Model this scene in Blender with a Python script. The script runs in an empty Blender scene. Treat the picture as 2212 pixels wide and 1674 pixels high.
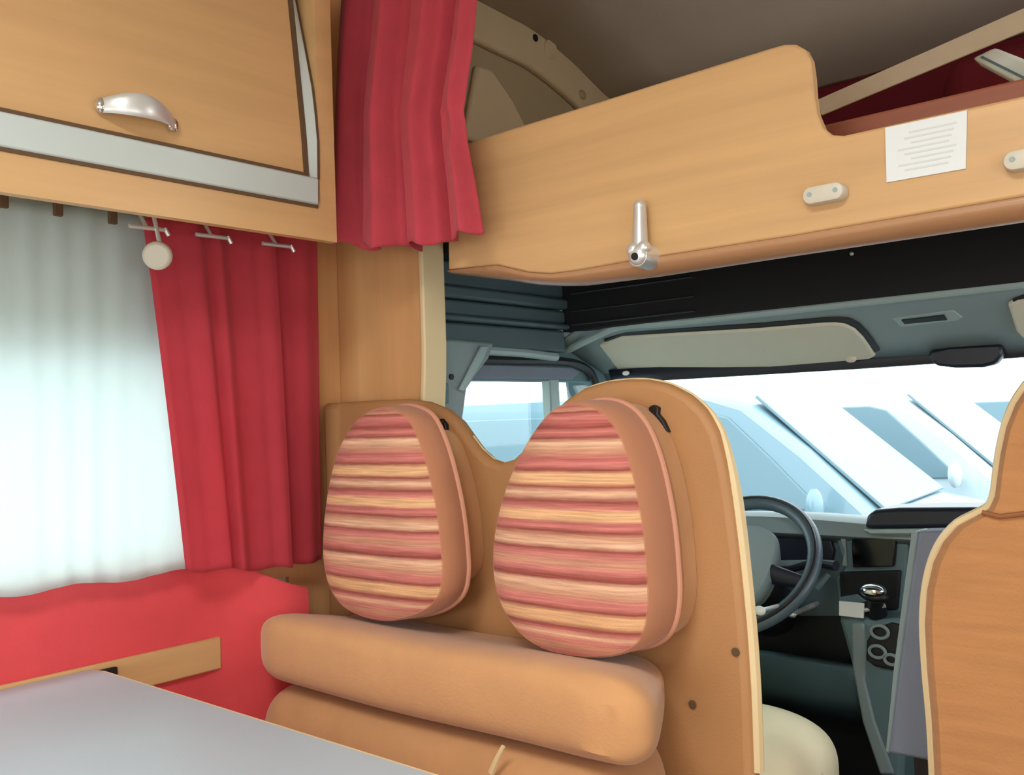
import bpy, bmesh, math, random
from mathutils import Vector, Matrix
random.seed(4)
R = math.radians
SC = bpy.context.scene
COL = SC.collection

# ------------------------------------------------------------------ camera
W, H, F = 2212.0, 1674.0, 2048.0
CAM = Vector((0, 0, 1.15))
YAW, PITCH, ROLL = R(40.4), R(1.9), R(2.04)
_f = Vector((-math.sin(YAW) * math.cos(PITCH), math.cos(YAW) * math.cos(PITCH), math.sin(PITCH)))
_r0 = Vector((math.cos(YAW), math.sin(YAW), 0))
_u0 = _r0.cross(_f)
_r = _r0 * math.cos(ROLL) - _u0 * math.sin(ROLL)
_u = _u0 * math.cos(ROLL) + _r0 * math.sin(ROLL)
cd = bpy.data.cameras.new('camera')
cam = bpy.data.objects.new('camera', cd)
COL.objects.link(cam)
cd.sensor_fit = 'HORIZONTAL'
cd.sensor_width = 36
cd.lens = 36 * F / W
cd.clip_start = 0.02
cam.matrix_world = Matrix(((_r.x, _u.x, -_f.x, CAM.x), (_r.y, _u.y, -_f.y, CAM.y), (_r.z, _u.z, -_f.z, CAM.z), (0, 0, 0, 1)))
SC.camera = cam

# ------------------------------------------------------------------ world, light, exposure
SC.view_settings.view_transform = 'Standard'
SC.view_settings.look = 'None'
SC.view_settings.gamma = 1
SC.view_settings.use_curve_mapping = False
SC.view_settings.exposure = -0.2
w = bpy.data.worlds.new('overcast_sky')
SC.world = w
w.use_nodes = True
bg = w.node_tree.nodes['Background']
bg.inputs[0].default_value = (0.93, 0.98, 1.0, 1)
bg.inputs[1].default_value = 4.8


def area(name, loc, direction, sx, sy, power, col=(1, 1, 1)):
    l = bpy.data.lights.new(name, 'AREA')
    l.shape = 'RECTANGLE'
    l.size, l.size_y, l.energy, l.color = sx, sy, power, col
    o = bpy.data.objects.new(name, l)
    COL.objects.link(o)
    o.location = loc
    o.rotation_euler = Vector(direction).to_track_quat('-Z', 'Z').to_euler()
    return o


# daylight entering by the entrance door, the right dinette window, the rear window and the skylight
area('daylight_skylight', (-0.25, -0.25, 2.17), (0, 0, -1), 0.6, 0.6, 29, (1, 0.985, 0.96))
area('daylight_door', (0.78, -0.75, 1.0), (-1, 0.15, 0.0), 0.6, 1.5, 8, (1, 0.98, 0.95))
area('daylight_window', (0.78, 0.40, 1.18), (-1, 0.1, 0.0), 0.8, 0.5, 3, (1, 0.98, 0.96))
area('daylight_rear', (-0.45, -1.72, 1.15), (0, 1, 0.0), 1.3, 0.6, 9, (1, 0.98, 0.95))
area('overcab_fill_light', (0.66, 1.78, 1.78), (-1, 0, 0), 0.5, 0.2, 11, (1, 0.98, 0.95))  # added fill lamp out of view, brightens the overcab ceiling and side wall
area('cab_fill_light', (0.52, 1.78, 1.07), (-1, 0, -0.1), 0.6, 0.3, 4, (0.97, 1, 1))  # added fill lamp at the passenger door, brightens driver cushion and dash


# ------------------------------------------------------------------ helpers
def ray(px, py):
    return _f * F + _r * (px - W / 2) - _u * (py - H / 2)


def PY(px, py, y):
    d = ray(px, py)
    return CAM + d * (y / d.y)


def PXx(px, py, x):
    d = ray(px, py)
    return CAM + d * (x / d.x)


def lin(c):
    return tuple(((v / 255) / 12.92 if v / 255 <= 0.04045 else ((v / 255 + 0.055) / 1.055) ** 2.4) for v in c)


def catmull(pts, n, closed=True):
    m = len(pts)
    out = []
    segs = m if closed else m - 1
    for i in range(segs):
        if closed:
            p0, p1, p2, p3 = pts[(i - 1) % m], pts[i], pts[(i + 1) % m], pts[(i + 2) % m]
        else:
            p0, p1, p2, p3 = pts[max(i - 1, 0)], pts[i], pts[i + 1], pts[min(i + 2, m - 1)]
        for k in range(n):
            t = k / n
            out.append(tuple(0.5 * (2 * b + (c - a) * t + (2 * a - 5 * b + 4 * c - d) * t * t + (3 * b - a - 3 * c + d) * t ** 3)
                             for a, b, c, d in zip(p0, p1, p2, p3)))
    if not closed:
        out.append(tuple(pts[-1]))
    return out


class MB:
    """collects shapes for one mesh object"""

    def __init__(s):
        s.v, s.f = [], []

    def add(s, vs, fs):
        o = len(s.v)
        s.v += [tuple(v) for v in vs]
        s.f += [tuple(i + o for i in f) for f in fs]
        return s

    def box(s, a, b):
        x0, y0, z0 = a
        x1, y1, z1 = b
        return s.add([(x0, y0, z0), (x1, y0, z0), (x1, y1, z0), (x0, y1, z0), (x0, y0, z1), (x1, y0, z1), (x1, y1, z1), (x0, y1, z1)],
                     [(0, 3, 2, 1), (4, 5, 6, 7), (0, 1, 5, 4), (1, 2, 6, 5), (2, 3, 7, 6), (3, 0, 4, 7)])

    def prism(s, pts, off):
        """a flat outline given thickness along off"""
        n = len(pts)
        off = Vector(off)
        P = [Vector(p) for p in pts]
        return s.add(P + [p + off for p in P], [tuple(range(n))] + [tuple(range(2 * n - 1, n - 1, -1))] + [(i, (i + 1) % n, n + (i + 1) % n, n + i) for i in range(n)])

    def loft(s, rings, closed=True, cap0=True, cap1=True):
        n = len(rings[0])
        vs = [p for r in rings for p in r]
        fs = []
        for k in range(len(rings) - 1):
            for i in range(n if closed else n - 1):
                j = (i + 1) % n
                fs.append((k * n + i, k * n + j, (k + 1) * n + j, (k + 1) * n + i))
        if cap0:
            fs.append(tuple(range(n - 1, -1, -1)))
        if cap1:
            fs.append(tuple((len(rings) - 1) * n + i for i in range(n)))
        return s.add(vs, fs)

    def tube(s, path, rad, n=10, closed=False, sx=1.0):
        P = [Vector(p) for p in path]
        m = len(P)
        rings = []
        up = None
        for i, p in enumerate(P):
            t = (P[(i + 1) % m] - P[i - 1]) if closed else (P[min(i + 1, m - 1)] - P[max(i - 1, 0)])
            t.normalize()
            if up is None:
                up = Vector((0, 0, 1)) if abs(t.z) < 0.9 else Vector((0, 1, 0))
            a = t.cross(up).normalized()
            b = a.cross(t).normalized()
            up = b
            r = rad[i] if isinstance(rad, (list, tuple)) else rad
            rings.append([p + a * math.cos(2 * math.pi * k / n) * r * sx + b * math.sin(2 * math.pi * k / n) * r for k in range(n)])
        if closed:
            rings.append(rings[0])
        return s.loft(rings, True, not closed, not closed)

    def cyl(s, c, axis, r, h, n=20, r2=None):
        c, a = Vector(c), Vector(axis).normalized()
        return s.tube([c, c + a * h], [r, r if r2 is None else r2], n)

    def ball(s, c, r, sc=(1, 1, 1), n=16, m=10):
        c = Vector(c)
        rings = []
        for k in range(1, m):
            t = math.pi * k / m
            rings.append([c + Vector((math.sin(t) * math.cos(2 * math.pi * i / n) * r * sc[0], math.sin(t) * math.sin(2 * math.pi * i / n) * r * sc[1], -math.cos(t) * r * sc[2])) for i in range(n)])
        return s.loft(rings)

    def sheet(s, grid):
        nu = len(grid[0])
        vs = [p for row in grid for p in row]
        fs = [(j * nu + i, j * nu + i + 1, (j + 1) * nu + i + 1, (j + 1) * nu + i) for j in range(len(grid) - 1) for i in range(nu - 1)]
        return s.add(vs, fs)

    def build(s, name, mat, parent=None, bevel=0.0, smooth=False, solid=0.0, seg=2):
        me = bpy.data.meshes.new(name)
        me.from_pydata(s.v, [], s.f)
        bm = bmesh.new()
        bm.from_mesh(me)
        bmesh.ops.recalc_face_normals(bm, faces=bm.faces)
        bm.to_mesh(me)
        bm.free()
        if smooth or bevel:
            for p in me.polygons:
                p.use_smooth = True
        me.materials.append(mat)
        o = bpy.data.objects.new(name, me)
        COL.objects.link(o)
        if parent:
            o.parent = parent
            o.matrix_parent_inverse = Matrix.Translation(-parent.location)
        if solid:
            m = o.modifiers.new('solid', 'SOLIDIFY')
            m.thickness = solid
            m.offset = 0
        if bevel:
            m = o.modifiers.new('bevel', 'BEVEL')
            m.width = bevel
            m.segments = seg
            m.limit_method = 'ANGLE'
            m.angle_limit = R(35)
        if smooth or bevel:
            with_edges(me)
        return o


def with_edges(me):
    try:
        me.set_sharp_from_angle(angle=R(38))
    except Exception:
        pass


def thing(name, label, cat, loc, group=None):
    o = bpy.data.objects.new(name, None)
    COL.objects.link(o)
    o.empty_display_size = 0.05
    o.location = loc
    return tag(o, label, cat, group)


def tag(o, label, cat, group=None):
    o['label'] = label
    o['category'] = cat
    if group:
        o['group'] = group
    return o


def struct(o, label=None):
    o['kind'] = 'structure'
    if label:
        o['label'] = label
    return o


# ------------------------------------------------------------------ materials
def mat(name, rgb, rough=0.5, metal=0.0, noise=0.0, nscale=(8, 8, 8), bump=0.0, bscale=200.0, spec=0.5, sheen=0.0, coat=0.0):
    m = bpy.data.materials.new(name)
    m.use_nodes = True
    nt = m.node_tree
    b = nt.nodes['Principled BSDF']
    c = lin(rgb)
    b.inputs['Base Color'].default_value = (*c, 1)
    b.inputs['Roughness'].default_value = rough
    b.inputs['Metallic'].default_value = metal
    b.inputs['Specular IOR Level'].default_value = spec
    b.inputs['Sheen Weight'].default_value = sheen
    b.inputs['Coat Weight'].default_value = coat
    tc = nt.nodes.new('ShaderNodeTexCoord')
    if noise:
        mp = nt.nodes.new('ShaderNodeMapping')
        mp.inputs['Scale'].default_value = nscale
        n = nt.nodes.new('ShaderNodeTexNoise')
        n.inputs['Scale'].default_value = 1.0
        n.inputs['Detail'].default_value = 6
        n.inputs['Roughness'].default_value = 0.6
        r = nt.nodes.new('ShaderNodeValToRGB')
        r.color_ramp.elements[0].position = 0.3
        r.color_ramp.elements[1].position = 0.7
        r.color_ramp.elements[0].color = (*[v * (1 - noise) for v in c], 1)
        r.color_ramp.elements[1].color = (*[min(v * (1 + noise), 1) for v in c], 1)
        nt.links.new(tc.outputs['Object'], mp.inputs[0])
        nt.links.new(mp.outputs[0], n.inputs['Vector'])
        nt.links.new(n.outputs[0], r.inputs[0])
        nt.links.new(r.outputs[0], b.inputs['Base Color'])
    if bump:
        n2 = nt.nodes.new('ShaderNodeTexNoise')
        n2.inputs['Scale'].default_value = bscale
        n2.inputs['Detail'].default_value = 3
        bp = nt.nodes.new('ShaderNodeBump')
        bp.inputs['Strength'].default_value = bump
        bp.inputs['Distance'].default_value = 0.002
        nt.links.new(tc.outputs['Object'], n2.inputs['Vector'])
        nt.links.new(n2.outputs[0], bp.inputs['Height'])
        nt.links.new(bp.outputs[0], b.inputs['Normal'])
    return m


def cloth(name, rgb, trans=0.3, bump=0.3, bscale=350, noise=0.06):
    """woven cloth that lets some light through"""
    m = mat(name, rgb, 0.95, 0, noise, (20, 20, 20), bump, bscale, 0.1, 0.15)
    nt = m.node_tree
    b = nt.nodes['Principled BSDF']
    out = nt.nodes['Material Output']
    t = nt.nodes.new('ShaderNodeBsdfTranslucent')
    t.inputs[0].default_value = (*lin(rgb), 1)
    mx = nt.nodes.new('ShaderNodeMixShader')
    mx.inputs[0].default_value = trans
    nt.links.new(b.outputs[0], mx.inputs[1])
    nt.links.new(t.outputs[0], mx.inputs[2])
    nt.links.new(mx.outputs[0], out.inputs[0])
    return m


def glass(name, tint, refl=0.06):
    m = bpy.data.materials.new(name)
    m.use_nodes = True
    nt = m.node_tree
    nt.nodes.remove(nt.nodes['Principled BSDF'])
    out = nt.nodes['Material Output']
    t = nt.nodes.new('ShaderNodeBsdfTransparent')
    t.inputs[0].default_value = (*tint, 1)
    g = nt.nodes.new('ShaderNodeBsdfGlossy')
    g.inputs['Roughness'].default_value = 0.03
    mx = nt.nodes.new('ShaderNodeMixShader')
    mx.inputs[0].default_value = refl
    nt.links.new(t.outputs[0], mx.inputs[1])
    nt.links.new(g.outputs[0], mx.inputs[2])
    nt.links.new(mx.outputs[0], out.inputs[0])
    return m


WOODC = (209, 168, 117)
M = {}
M['wood_x'] = mat('wood_veneer_along_x', WOODC, 0.36, 0, 0.10, (1.6, 30, 34), 0.05, 120, 0.45)
M['wood_y'] = mat('wood_veneer_along_y', WOODC, 0.36, 0, 0.09, (30, 1.6, 26), 0.05, 120, 0.45)
M['wood_z'] = mat('wood_veneer_upright', (218, 168, 114), 0.42, 0, 0.08, (28, 28, 1.6), 0.05, 120, 0.4)
M['wood_edge'] = mat('shaded_lip_wood', (180, 136, 98), 0.3, 0, 0.06, (2, 30, 30), 0, 1, 0.5)  # darker wood tone, shade under the rolled lip put into the colour
M['bed_wood'] = mat('shaded_bed_board', (160, 92, 66), 0.5, 0, 0.12, (2, 30, 40))  # brown tone holds the shade on the bed wood
M['vinyl'] = mat('orange_vinyl', (182, 134, 88), 0.55, 0, 0.05, (6, 6, 6), 0.25, 260, 0.4)
M['suede'] = mat('orange_suede', (196, 146, 99), 0.85, 0, 0.07, (9, 9, 9), 0.35, 240, 0.2, 0.25)
M['seat_weave'] = mat('orange_weave', (188, 134, 86), 0.85, 0, 0.10, (6, 40, 60), 0.4, 300, 0.2, 0.2)
M['piping'] = mat('pinkish_orange_piping', (206, 148, 120), 0.7)
M['pad_side'] = mat('pinkish_brown_suede', (192, 132, 98), 0.85, 0, 0.06, (9, 9, 9), 0.3, 240, 0.2, 0.2)
M['cream'] = mat('cream_edge', (226, 204, 158), 0.5, 0, 0.03)
M['cream_cloth'] = mat('cream_seat_cloth', (255, 240, 204), 0.8, 0, 0.04, (9, 9, 9), 0.2, 250, 0.2)
M['red'] = cloth('red_curtain', (216, 82, 94), 0.45)
M['red_heavy'] = cloth('red_privacy_curtain', (200, 76, 88), 0.12, 0.3, 300, 0.07)
M['red_wall'] = mat('red_padded_lining', (210, 74, 78), 0.9, 0, 0.06, (10, 10, 10), 0.3, 300, 0.15, 0.15)
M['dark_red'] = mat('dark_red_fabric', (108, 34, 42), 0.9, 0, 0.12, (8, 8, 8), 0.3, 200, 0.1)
M['net'] = cloth('white_net', (234, 244, 243), 0.60, 0.15, 300, 0.02)
M['table'] = mat('grey_laminate', (174, 188, 196), 0.42, 0, 0.03, (5, 5, 5), 0.03, 400, 0.5, 0, 0.0)
M['silver'] = mat('silver_trim', (196, 207, 204), 0.45, 0.0, 0.03, (3, 3, 3))
M['chrome'] = mat('chrome', (225, 228, 230), 0.16, 1.0)
M['satin'] = mat('satin_metal', (220, 222, 220), 0.34, 0.55)
M['soft_chrome'] = mat('brushed_chrome', (228, 230, 230), 0.3, 0.6)
M['dark_line'] = mat('brown_shadow_gap', (96, 72, 48), 0.8)
M['beige_plastic'] = mat('beige_plastic', (208, 202, 184), 0.4)
M['mould'] = mat('cream_moulding', (196, 174, 140), 0.6, 0, 0.04, (5, 5, 5))
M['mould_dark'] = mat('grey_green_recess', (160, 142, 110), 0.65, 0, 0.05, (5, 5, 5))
M['head_carpet'] = mat('grey_brown_ceiling_felt', (190, 180, 168), 0.95, 0, 0.03, (6, 6, 6), 0.3, 300, 0.1)
M['ceil'] = mat('off_white_ceiling', (214, 206, 192), 0.8, 0, 0.02)
M['wallwhite'] = mat('beige_wall_lining', (216, 204, 182), 0.8, 0, 0.02)
M['floor'] = mat('brown_floor', (120, 96, 74), 0.6, 0, 0.08, (3, 20, 3))
M['black'] = mat('black_board', (22, 23, 26), 0.6, 0, 0.15, (2, 20, 30), 0.2, 200, 0.3)
M['black_rib'] = mat('black_rib', (46, 50, 56), 0.5)
M['rubber'] = mat('black_rubber', (16, 16, 18), 0.5)
M['charteal'] = mat('charcoal_teal_plastic', (76, 94, 100), 0.55, 0, 0.05, (5, 5, 5), 0.1, 300)
M['teal'] = mat('grey_teal_plastic', (132, 148, 150), 0.6, 0, 0.04, (5, 5, 5), 0.1, 300)
M['teal_light'] = mat('light_teal_plastic', (152, 172, 172), 0.5, 0, 0.03)
M['teal_dark'] = mat('dark_teal_plastic', (92, 118, 124), 0.6, 0, 0.06, (5, 5, 5), 0.1, 300)
M['visor'] = mat('beige_visor', (208, 204, 186), 0.8, 0, 0.03, (9, 9, 9), 0.15, 250)
M['rim'] = mat('dark_wheel_rim', (78, 94, 104), 0.4)
M['seam'] = mat('brown_orange_seam', (150, 96, 58), 0.8)
M['navy'] = mat('navy_black_plastic', (26, 30, 44), 0.4)
M['slate'] = mat('slate_grey_cloth', (118, 126, 142), 0.8, 0, 0.05, (9, 9, 9), 0.2, 300)
M['paper'] = mat('white_paper', (228, 234, 234), 0.7)
M['ink'] = mat('grey_print', (212, 218, 220), 0.8)
M['strap'] = mat('beige_webbing', (196, 178, 152), 0.9, 0, 0.05, (30, 30, 30), 0.3, 400)
M['lamp_white'] = mat('white_lamp_plastic', (226, 232, 224), 0.4)
M['white'] = mat('white_plastic', (240, 240, 240), 0.4)
M['screen'] = mat('black_screen', (6, 6, 9), 0.15)
M['van_white'] = mat('white_van_paint', (190, 202, 208), 0.3, 0, 0, (1, 1, 1), 0, 1, 0.5, 0, 0.5)
M['van_silver'] = mat('pale_blue_silver_paint', (112, 140, 153), 0.35, 0.0, 0, (1, 1, 1), 0, 1, 0.5, 0, 0.5)
M['van_blue'] = mat('light_blue_car_paint', (84, 124, 150), 0.35, 0.0, 0, (1, 1, 1), 0, 1, 0.5, 0, 0.5)
M['van_glass'] = mat('blue_grey_car_glass', (108, 132, 142), 0.3, 0, 0, (1, 1, 1), 0, 1, 0.2)
M['van_trim'] = mat('grey_bumper', (150, 166, 172), 0.5)
M['tyre'] = mat('tyre', (40, 40, 42), 0.8)
M['asphalt'] = mat('pale_asphalt', (176, 182, 184), 0.9, 0, 0.08, (2, 2, 2))
M['wind'] = glass('windshield_glass', (0.90, 0.98, 0.985), 0.05)
M['pane'] = glass('window_glass', (0.94, 0.98, 0.98), 0.05)


def stripes_mat(name, z0, z1):
    """woven stripes, bottom to top of the cushion"""
    L, O, P, D, Q, Y2 = (232, 186, 152), (204, 150, 120), (208, 128, 118), (152, 78, 68), (186, 104, 98), (228, 178, 132)
    rows = [(230, Q), (252, O), (262, D), (285, P), (315, Q), (345, D), (372, P), (402, D), (428, L), (470, O), (515, Q), (545, P), (575, D),
            (598, Y2), (640, Y2), (664, D), (700, L), (742, D), (778, P), (800, Y2), (842, Y2), (858, Q), (882, P), (905, D), (930, O), (975, L),
            (1000, D), (1030, P), (1075, O), (1110, P), (1150, D)]
    rows2 = [(1160, D), (1185, L), (1245, O), (1275, P), (1300, P), (1325, D), (1350, Y2), (1395, Y2), (1425, D), (1440, Q), (1470, L), (1500, P), (1540, O), (1580, P)]
    m = mat(name, O, 0.9, 0, 0, (1, 1, 1), 0.4, 320, 0.1, 0.1)
    nt = m.node_tree
    b = nt.nodes['Principled BSDF']
    tc = nt.nodes.new('ShaderNodeTexCoord')
    sp = nt.nodes.new('ShaderNodeSeparateXYZ')
    nt.links.new(tc.outputs['Object'], sp.inputs[0])
    n = nt.nodes.new('ShaderNodeTexNoise')
    mp = nt.nodes.new('ShaderNodeMapping')
    mp.inputs['Scale'].default_value = (40, 40, 160)
    n.inputs['Scale'].default_value = 1.0
    nt.links.new(tc.outputs['Object'], mp.inputs[0])
    nt.links.new(mp.outputs[0], n.inputs['Vector'])
    ma = nt.nodes.new('ShaderNodeMath')
    ma.operation = 'MULTIPLY_ADD'
    ma.inputs[1].default_value = 0.0025
    nt.links.new(n.outputs[0], ma.inputs[0])
    nt.links.new(sp.outputs[2], ma.inputs[2])

    def ramp(rr, a, c):
        mr = nt.nodes.new('ShaderNodeMapRange')
        # photo rows 230..1580 run from the top z1 down to the bottom z0
        zt = z1 - (a - 230) / 1350 * (z1 - z0)
        zb = z1 - (c - 230) / 1350 * (z1 - z0)
        mr.inputs[1].default_value = zt + 0.003
        mr.inputs[2].default_value = zb + 0.003
        nt.links.new(ma.outputs[0], mr.inputs[0])
        cr = nt.nodes.new('ShaderNodeValToRGB')
        els = cr.color_ramp.elements
        els[0].position = 0
        els[0].color = (*lin(rr[0][1]), 1)
        els[1].position = 1
        els[1].color = (*lin(rr[-1][1]), 1)
        for y, c3 in rr[1:-1]:
            e = els.new((y - a) / (c - a))
            e.color = (*lin(c3), 1)
        nt.links.new(mr.outputs[0], cr.inputs[0])
        return cr

    c1 = ramp(rows, 230, 1150)
    c2 = ramp(rows2, 1160, 1580)
    gt = nt.nodes.new('ShaderNodeMath')
    gt.operation = 'LESS_THAN'
    gt.inputs[1].default_value = z1 - (1155 - 230) / 1350 * (z1 - z0) + 0.003
    nt.links.new(ma.outputs[0], gt.inputs[0])
    mx = nt.nodes.new('ShaderNodeMix')
    mx.data_type = 'RGBA'
    nt.links.new(gt.outputs[0], mx.inputs[0])
    nt.links.new(c1.outputs[0], mx.inputs[6])
    nt.links.new(c2.outputs[0], mx.inputs[7])
    n3 = nt.nodes.new('ShaderNodeTexNoise')
    mp3 = nt.nodes.new('ShaderNodeMapping')
    mp3.inputs['Scale'].default_value = (14, 14, 420)
    mp3.inputs['Rotation'].default_value = (0, R(1.5), 0)
    n3.inputs['Scale'].default_value = 1.0
    n3.inputs['Detail'].default_value = 4
    nt.links.new(tc.outputs['Object'], mp3.inputs[0])
    nt.links.new(mp3.outputs[0], n3.inputs['Vector'])
    r3 = nt.nodes.new('ShaderNodeMapRange')
    r3.inputs[1].default_value, r3.inputs[2].default_value = 0.3, 0.7
    r3.inputs[3].default_value, r3.inputs[4].default_value = 0.72, 1.12
    nt.links.new(n3.outputs[0], r3.inputs[0])
    mu = nt.nodes.new('ShaderNodeVectorMath')
    mu.operation = 'SCALE'
    nt.links.new(mx.outputs[2], mu.inputs[0])
    nt.links.new(r3.outputs[0], mu.inputs['Scale'])
    nt.links.new(mu.outputs[0], b.inputs['Base Color'])
    return m


# ================================================================== THE SHELL OF THE VEHICLE
XL = -1.55


def slab_with_hole(name, axis, pos, th, a0, a1, z0, z1, h, material):
    """upright wall on axis x or y with one rectangular opening h=(b0,b1,zz0,zz1)"""
    m = MB()

    def bx(p0, p1, q0, q1):
        if p1 - p0 < 1e-4 or q1 - q0 < 1e-4:
            return
        if axis == 'x':
            m.box((pos, p0, q0), (pos + th, p1, q1))
        else:
            m.box((p0, pos, q0), (p1, pos + th, q1))
    b0, b1, c0, c1 = h
    bx(a0, b0, z0, z1)
    bx(b1, a1, z0, z1)
    bx(b0, b1, z0, c0)
    bx(b0, b1, c1, z1)
    return struct(m.build(name, material))


struct(MB().box((-1.6, -1.7, -0.06), (0.78, 1.30, 0.0)).build('floor', M['floor']))
struct(MB().box((-1.45, 1.30, -0.06), (0.55, 2.6, -0.01)).build('floor', M['rubber']))
cm = MB()
for a, b in (((-1.6, -1.7), (-0.55, 1.24)), ((0.05, -1.7), (0.78, 1.24)), ((-0.55, -1.7), (0.05, -0.55)), ((-0.55, 0.05), (0.05, 1.24))):
    cm.box((a[0], a[1], 2.07), (b[0], b[1], 2.11))
cm.box((-0.58, -0.58, 2.07), (-0.55, 0.08, 2.18)).box((0.05, -0.58, 2.07), (0.08, 0.08, 2.18)).box((-0.55, -0.58, 2.07), (0.05, -0.55, 2.18)).box((-0.55, 0.05, 2.07), (0.05, 0.08, 2.18))
struct(cm.build('ceiling', M['ceil']))
slab_with_hole('wall_left', 'x', XL - 0.04, 0.04, -1.7, 1.30, 0, 2.1, (-0.15, 0.95, 0.93, 1.31), M['wallwhite'])
slab_with_hole('wall_rear', 'y', -1.70, 0.04, -1.6, 0.78, 0, 2.1, (-1.1, 0.2, 0.85, 1.45), M['wallwhite'])
wr = MB()
for b in ((-1.7, -1.05, 0, 2.1), (-1.05, -0.45, 1.75, 2.1), (-0.45, 0.0, 0, 2.1), (0.0, 0.8, 0, 0.93), (0.0, 0.8, 1.43, 2.1), (0.8, 1.30, 0, 2.1)):
    wr.box((0.72, b[0], b[2]), (0.76, b[1], b[3]))
struct(wr.build('wall_right', M['wallwhite']))

# dinette window in the left wall, behind the net
wn = MB()
for b in ((-0.17, -0.13, 0.91, 1.33), (0.93, 0.97, 0.91, 1.33), (-0.13, 0.93, 0.91, 0.95), (-0.13, 0.93, 1.29, 1.33)):
    wn.box((XL - 0.045, b[0], b[2]), (XL - 0.002, min(b[1], 1.04), b[3]))
wf = struct(wn.build('window_1', M['beige_plastic'], bevel=0.004))
MB().box((XL - 0.03, -0.13, 0.95), (XL - 0.024, 0.93, 1.29)).build('pane', M['pane'], wf)

# partition between dinette and cab (wood, cream edge)
pw = struct(MB().box((XL, 1.262, 0.0), (-1.289, 1.31, 2.07)).build('wall_front', M['wood_z']))
MB().box((XL, 1.0, 0.86), (XL + 0.012, 1.261, 2.06)).box((XL, 1.12, 0.30), (XL + 0.012, 1.261, 0.86)).build('side_cheek', M['wood_z'], pw)
edge_pts = [(966, 540), (963, 640), (957, 690), (950, 740), (944, 800), (940, 870)]
ep = MB()
rings = []
for z, x0 in ((2.0, -1.289), (1.30, -1.289), (1.24, -1.292), (1.18, -1.298), (0.0, -1.298)):
    rings.append([(x0 - 0.004, 1.256, z), (x0 + 0.008, 1.256, z), (x0 + 0.012, 1.312, z), (x0 - 0.004, 1.312, z)])
ep.loft(rings)
ep.build('edge_trim', M['cream'], pw, bevel=0.003)

# ------------------------------------------------------------------ overcab: side wall, ceiling, bed base, front
# ceiling profile (y, z)
CP = [(1.18, 2.075), (1.45, 2.072), (1.6, 2.066), (1.72, 2.058), (1.865, 2.022), (2.0, 1.975), (2.12, 1.955), (2.27, 1.945)]
cs = catmull(CP, 5, False)
m = MB()
m.sheet([[(-1.42 + 2.05 * i / 8, y, z) for i in range(9)] for y, z in cs])
struct(m.build('ceiling', M['head_carpet'], smooth=True, solid=0.02))
m = MB()
m.prism([(-1.39, 1.31, 1.40)] + [(-1.39, 2.30, 1.40), (-1.39, 2.30, 1.95)] + [(-1.39, y, z) for y, z in reversed(cs) if y > 1.31], (0.02, 0, 0))
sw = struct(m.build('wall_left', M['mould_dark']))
# raised moulding following the ceiling line and the raised lower field
mo = MB()
up = [(y, z - 0.004) for y, z in cs if y >= 1.315]
band = 0.095
lo = []
for i, (y, z) in enumerate(up):
    a = up[max(i - 1, 0)]
    b = up[min(i + 1, len(up) - 1)]
    t = Vector((b[0] - a[0], b[1] - a[1])).normalized()
    lo.append((y + t.y * band, z - t.x * band))
mo.prism([(-1.372, y, z) for y, z in up] + [(-1.372, y, z) for y, z in reversed(lo)], (0.024, 0, 0))
mo.build('moulding', M['mould'], sw, bevel=0.008)
lf = [(1.315, 1.41)] + [(1.315, lo[0][1] - 0.10)]
lf = [PXx(1000, 300, -1.36), PXx(1028, 140, -1.36), PXx(1060, 150, -1.36), PXx(1105, 215, -1.36), PXx(1135, 275, -1.36), PXx(1135, 330, -1.36)]
MB().prism([(-1.372, p.y, p.z) for p in lf], (0.018, 0, 0)).build('lower_field', M['mould'], sw, bevel=0.008)
c = PXx(1188, 107, -1.348)
MB().cyl((-1.352, c.y, c.z), (1, 0, 0), 0.026, 0.010, 24, 0.022).build('round_cap', M['mould'], sw, bevel=0.002)
c = PXx(1156, 82, -1.348)
MB().cyl((-1.352, c.y, c.z), (1, 0, 0), 0.009, 0.006, 14).build('screw_hole', M['rubber'], sw)
c = PXx(1258, 205, -1.348)
MB().ball((-1.350, c.y, c.z), 0.016, (0.5, 1, 0.8)).build('screw_cover', M['mould_dark'], sw, smooth=True)

slab_with_hole('wall_right', 'x', 0.62, 0.04, 1.24, 2.30, 1.40, 2.08, (1.53, 2.03, 1.68, 1.88), M['mould'])  # opening made for the added overcab fill lamp
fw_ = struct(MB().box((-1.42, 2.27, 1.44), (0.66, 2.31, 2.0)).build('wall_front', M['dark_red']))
bed = thing('overcab_bed', 'reddish brown board of the overcab bed behind the wooden front panel', 'bed', (-0.4, 1.3, 1.475))
MB().box((-1.36, 1.315, 1.475), (0.62, 2.27, 1.495)).box((-1.14, 1.225, 1.475), (0.62, 1.315, 1.495)).build('bed_base', M['black'], bed)
MB().box((-1.34, 1.40, 1.496), (0.60, 2.25, 1.555)).build('bounce_slab', M['cream_cloth'], bed, bevel=0.015)  # unseen pale slab added to bounce light onto the overcab ceiling
a = PY(1768, 262, 1.36)
b = PY(2212, 184, 1.36)
MB().box((-1.30, 1.355, 1.495), (0.60, 1.375, (a.z + b.z) / 2)).build('side_board', M['bed_wood'], bed, bevel=0.004)
q = [PY(2016, 165, 1.8), PY(2010, 205, 1.8)]
cu = MB()
zt = q[0].z
cu.loft([[(x, 1.78 + d, 1.557), (x, 2.1 - d, 1.557), (x, 2.14 - d, 1.58), (x, 2.1 - d, zt + 0.03 - d), (x, 1.82 + d, zt + 0.03 - d), (x, 1.77 + d, 1.59)] for x, d in ((q[0].x, 0.03), (q[0].x + 0.03, 0.0), (0.45, 0.0), (0.5, 0.03))])
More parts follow.
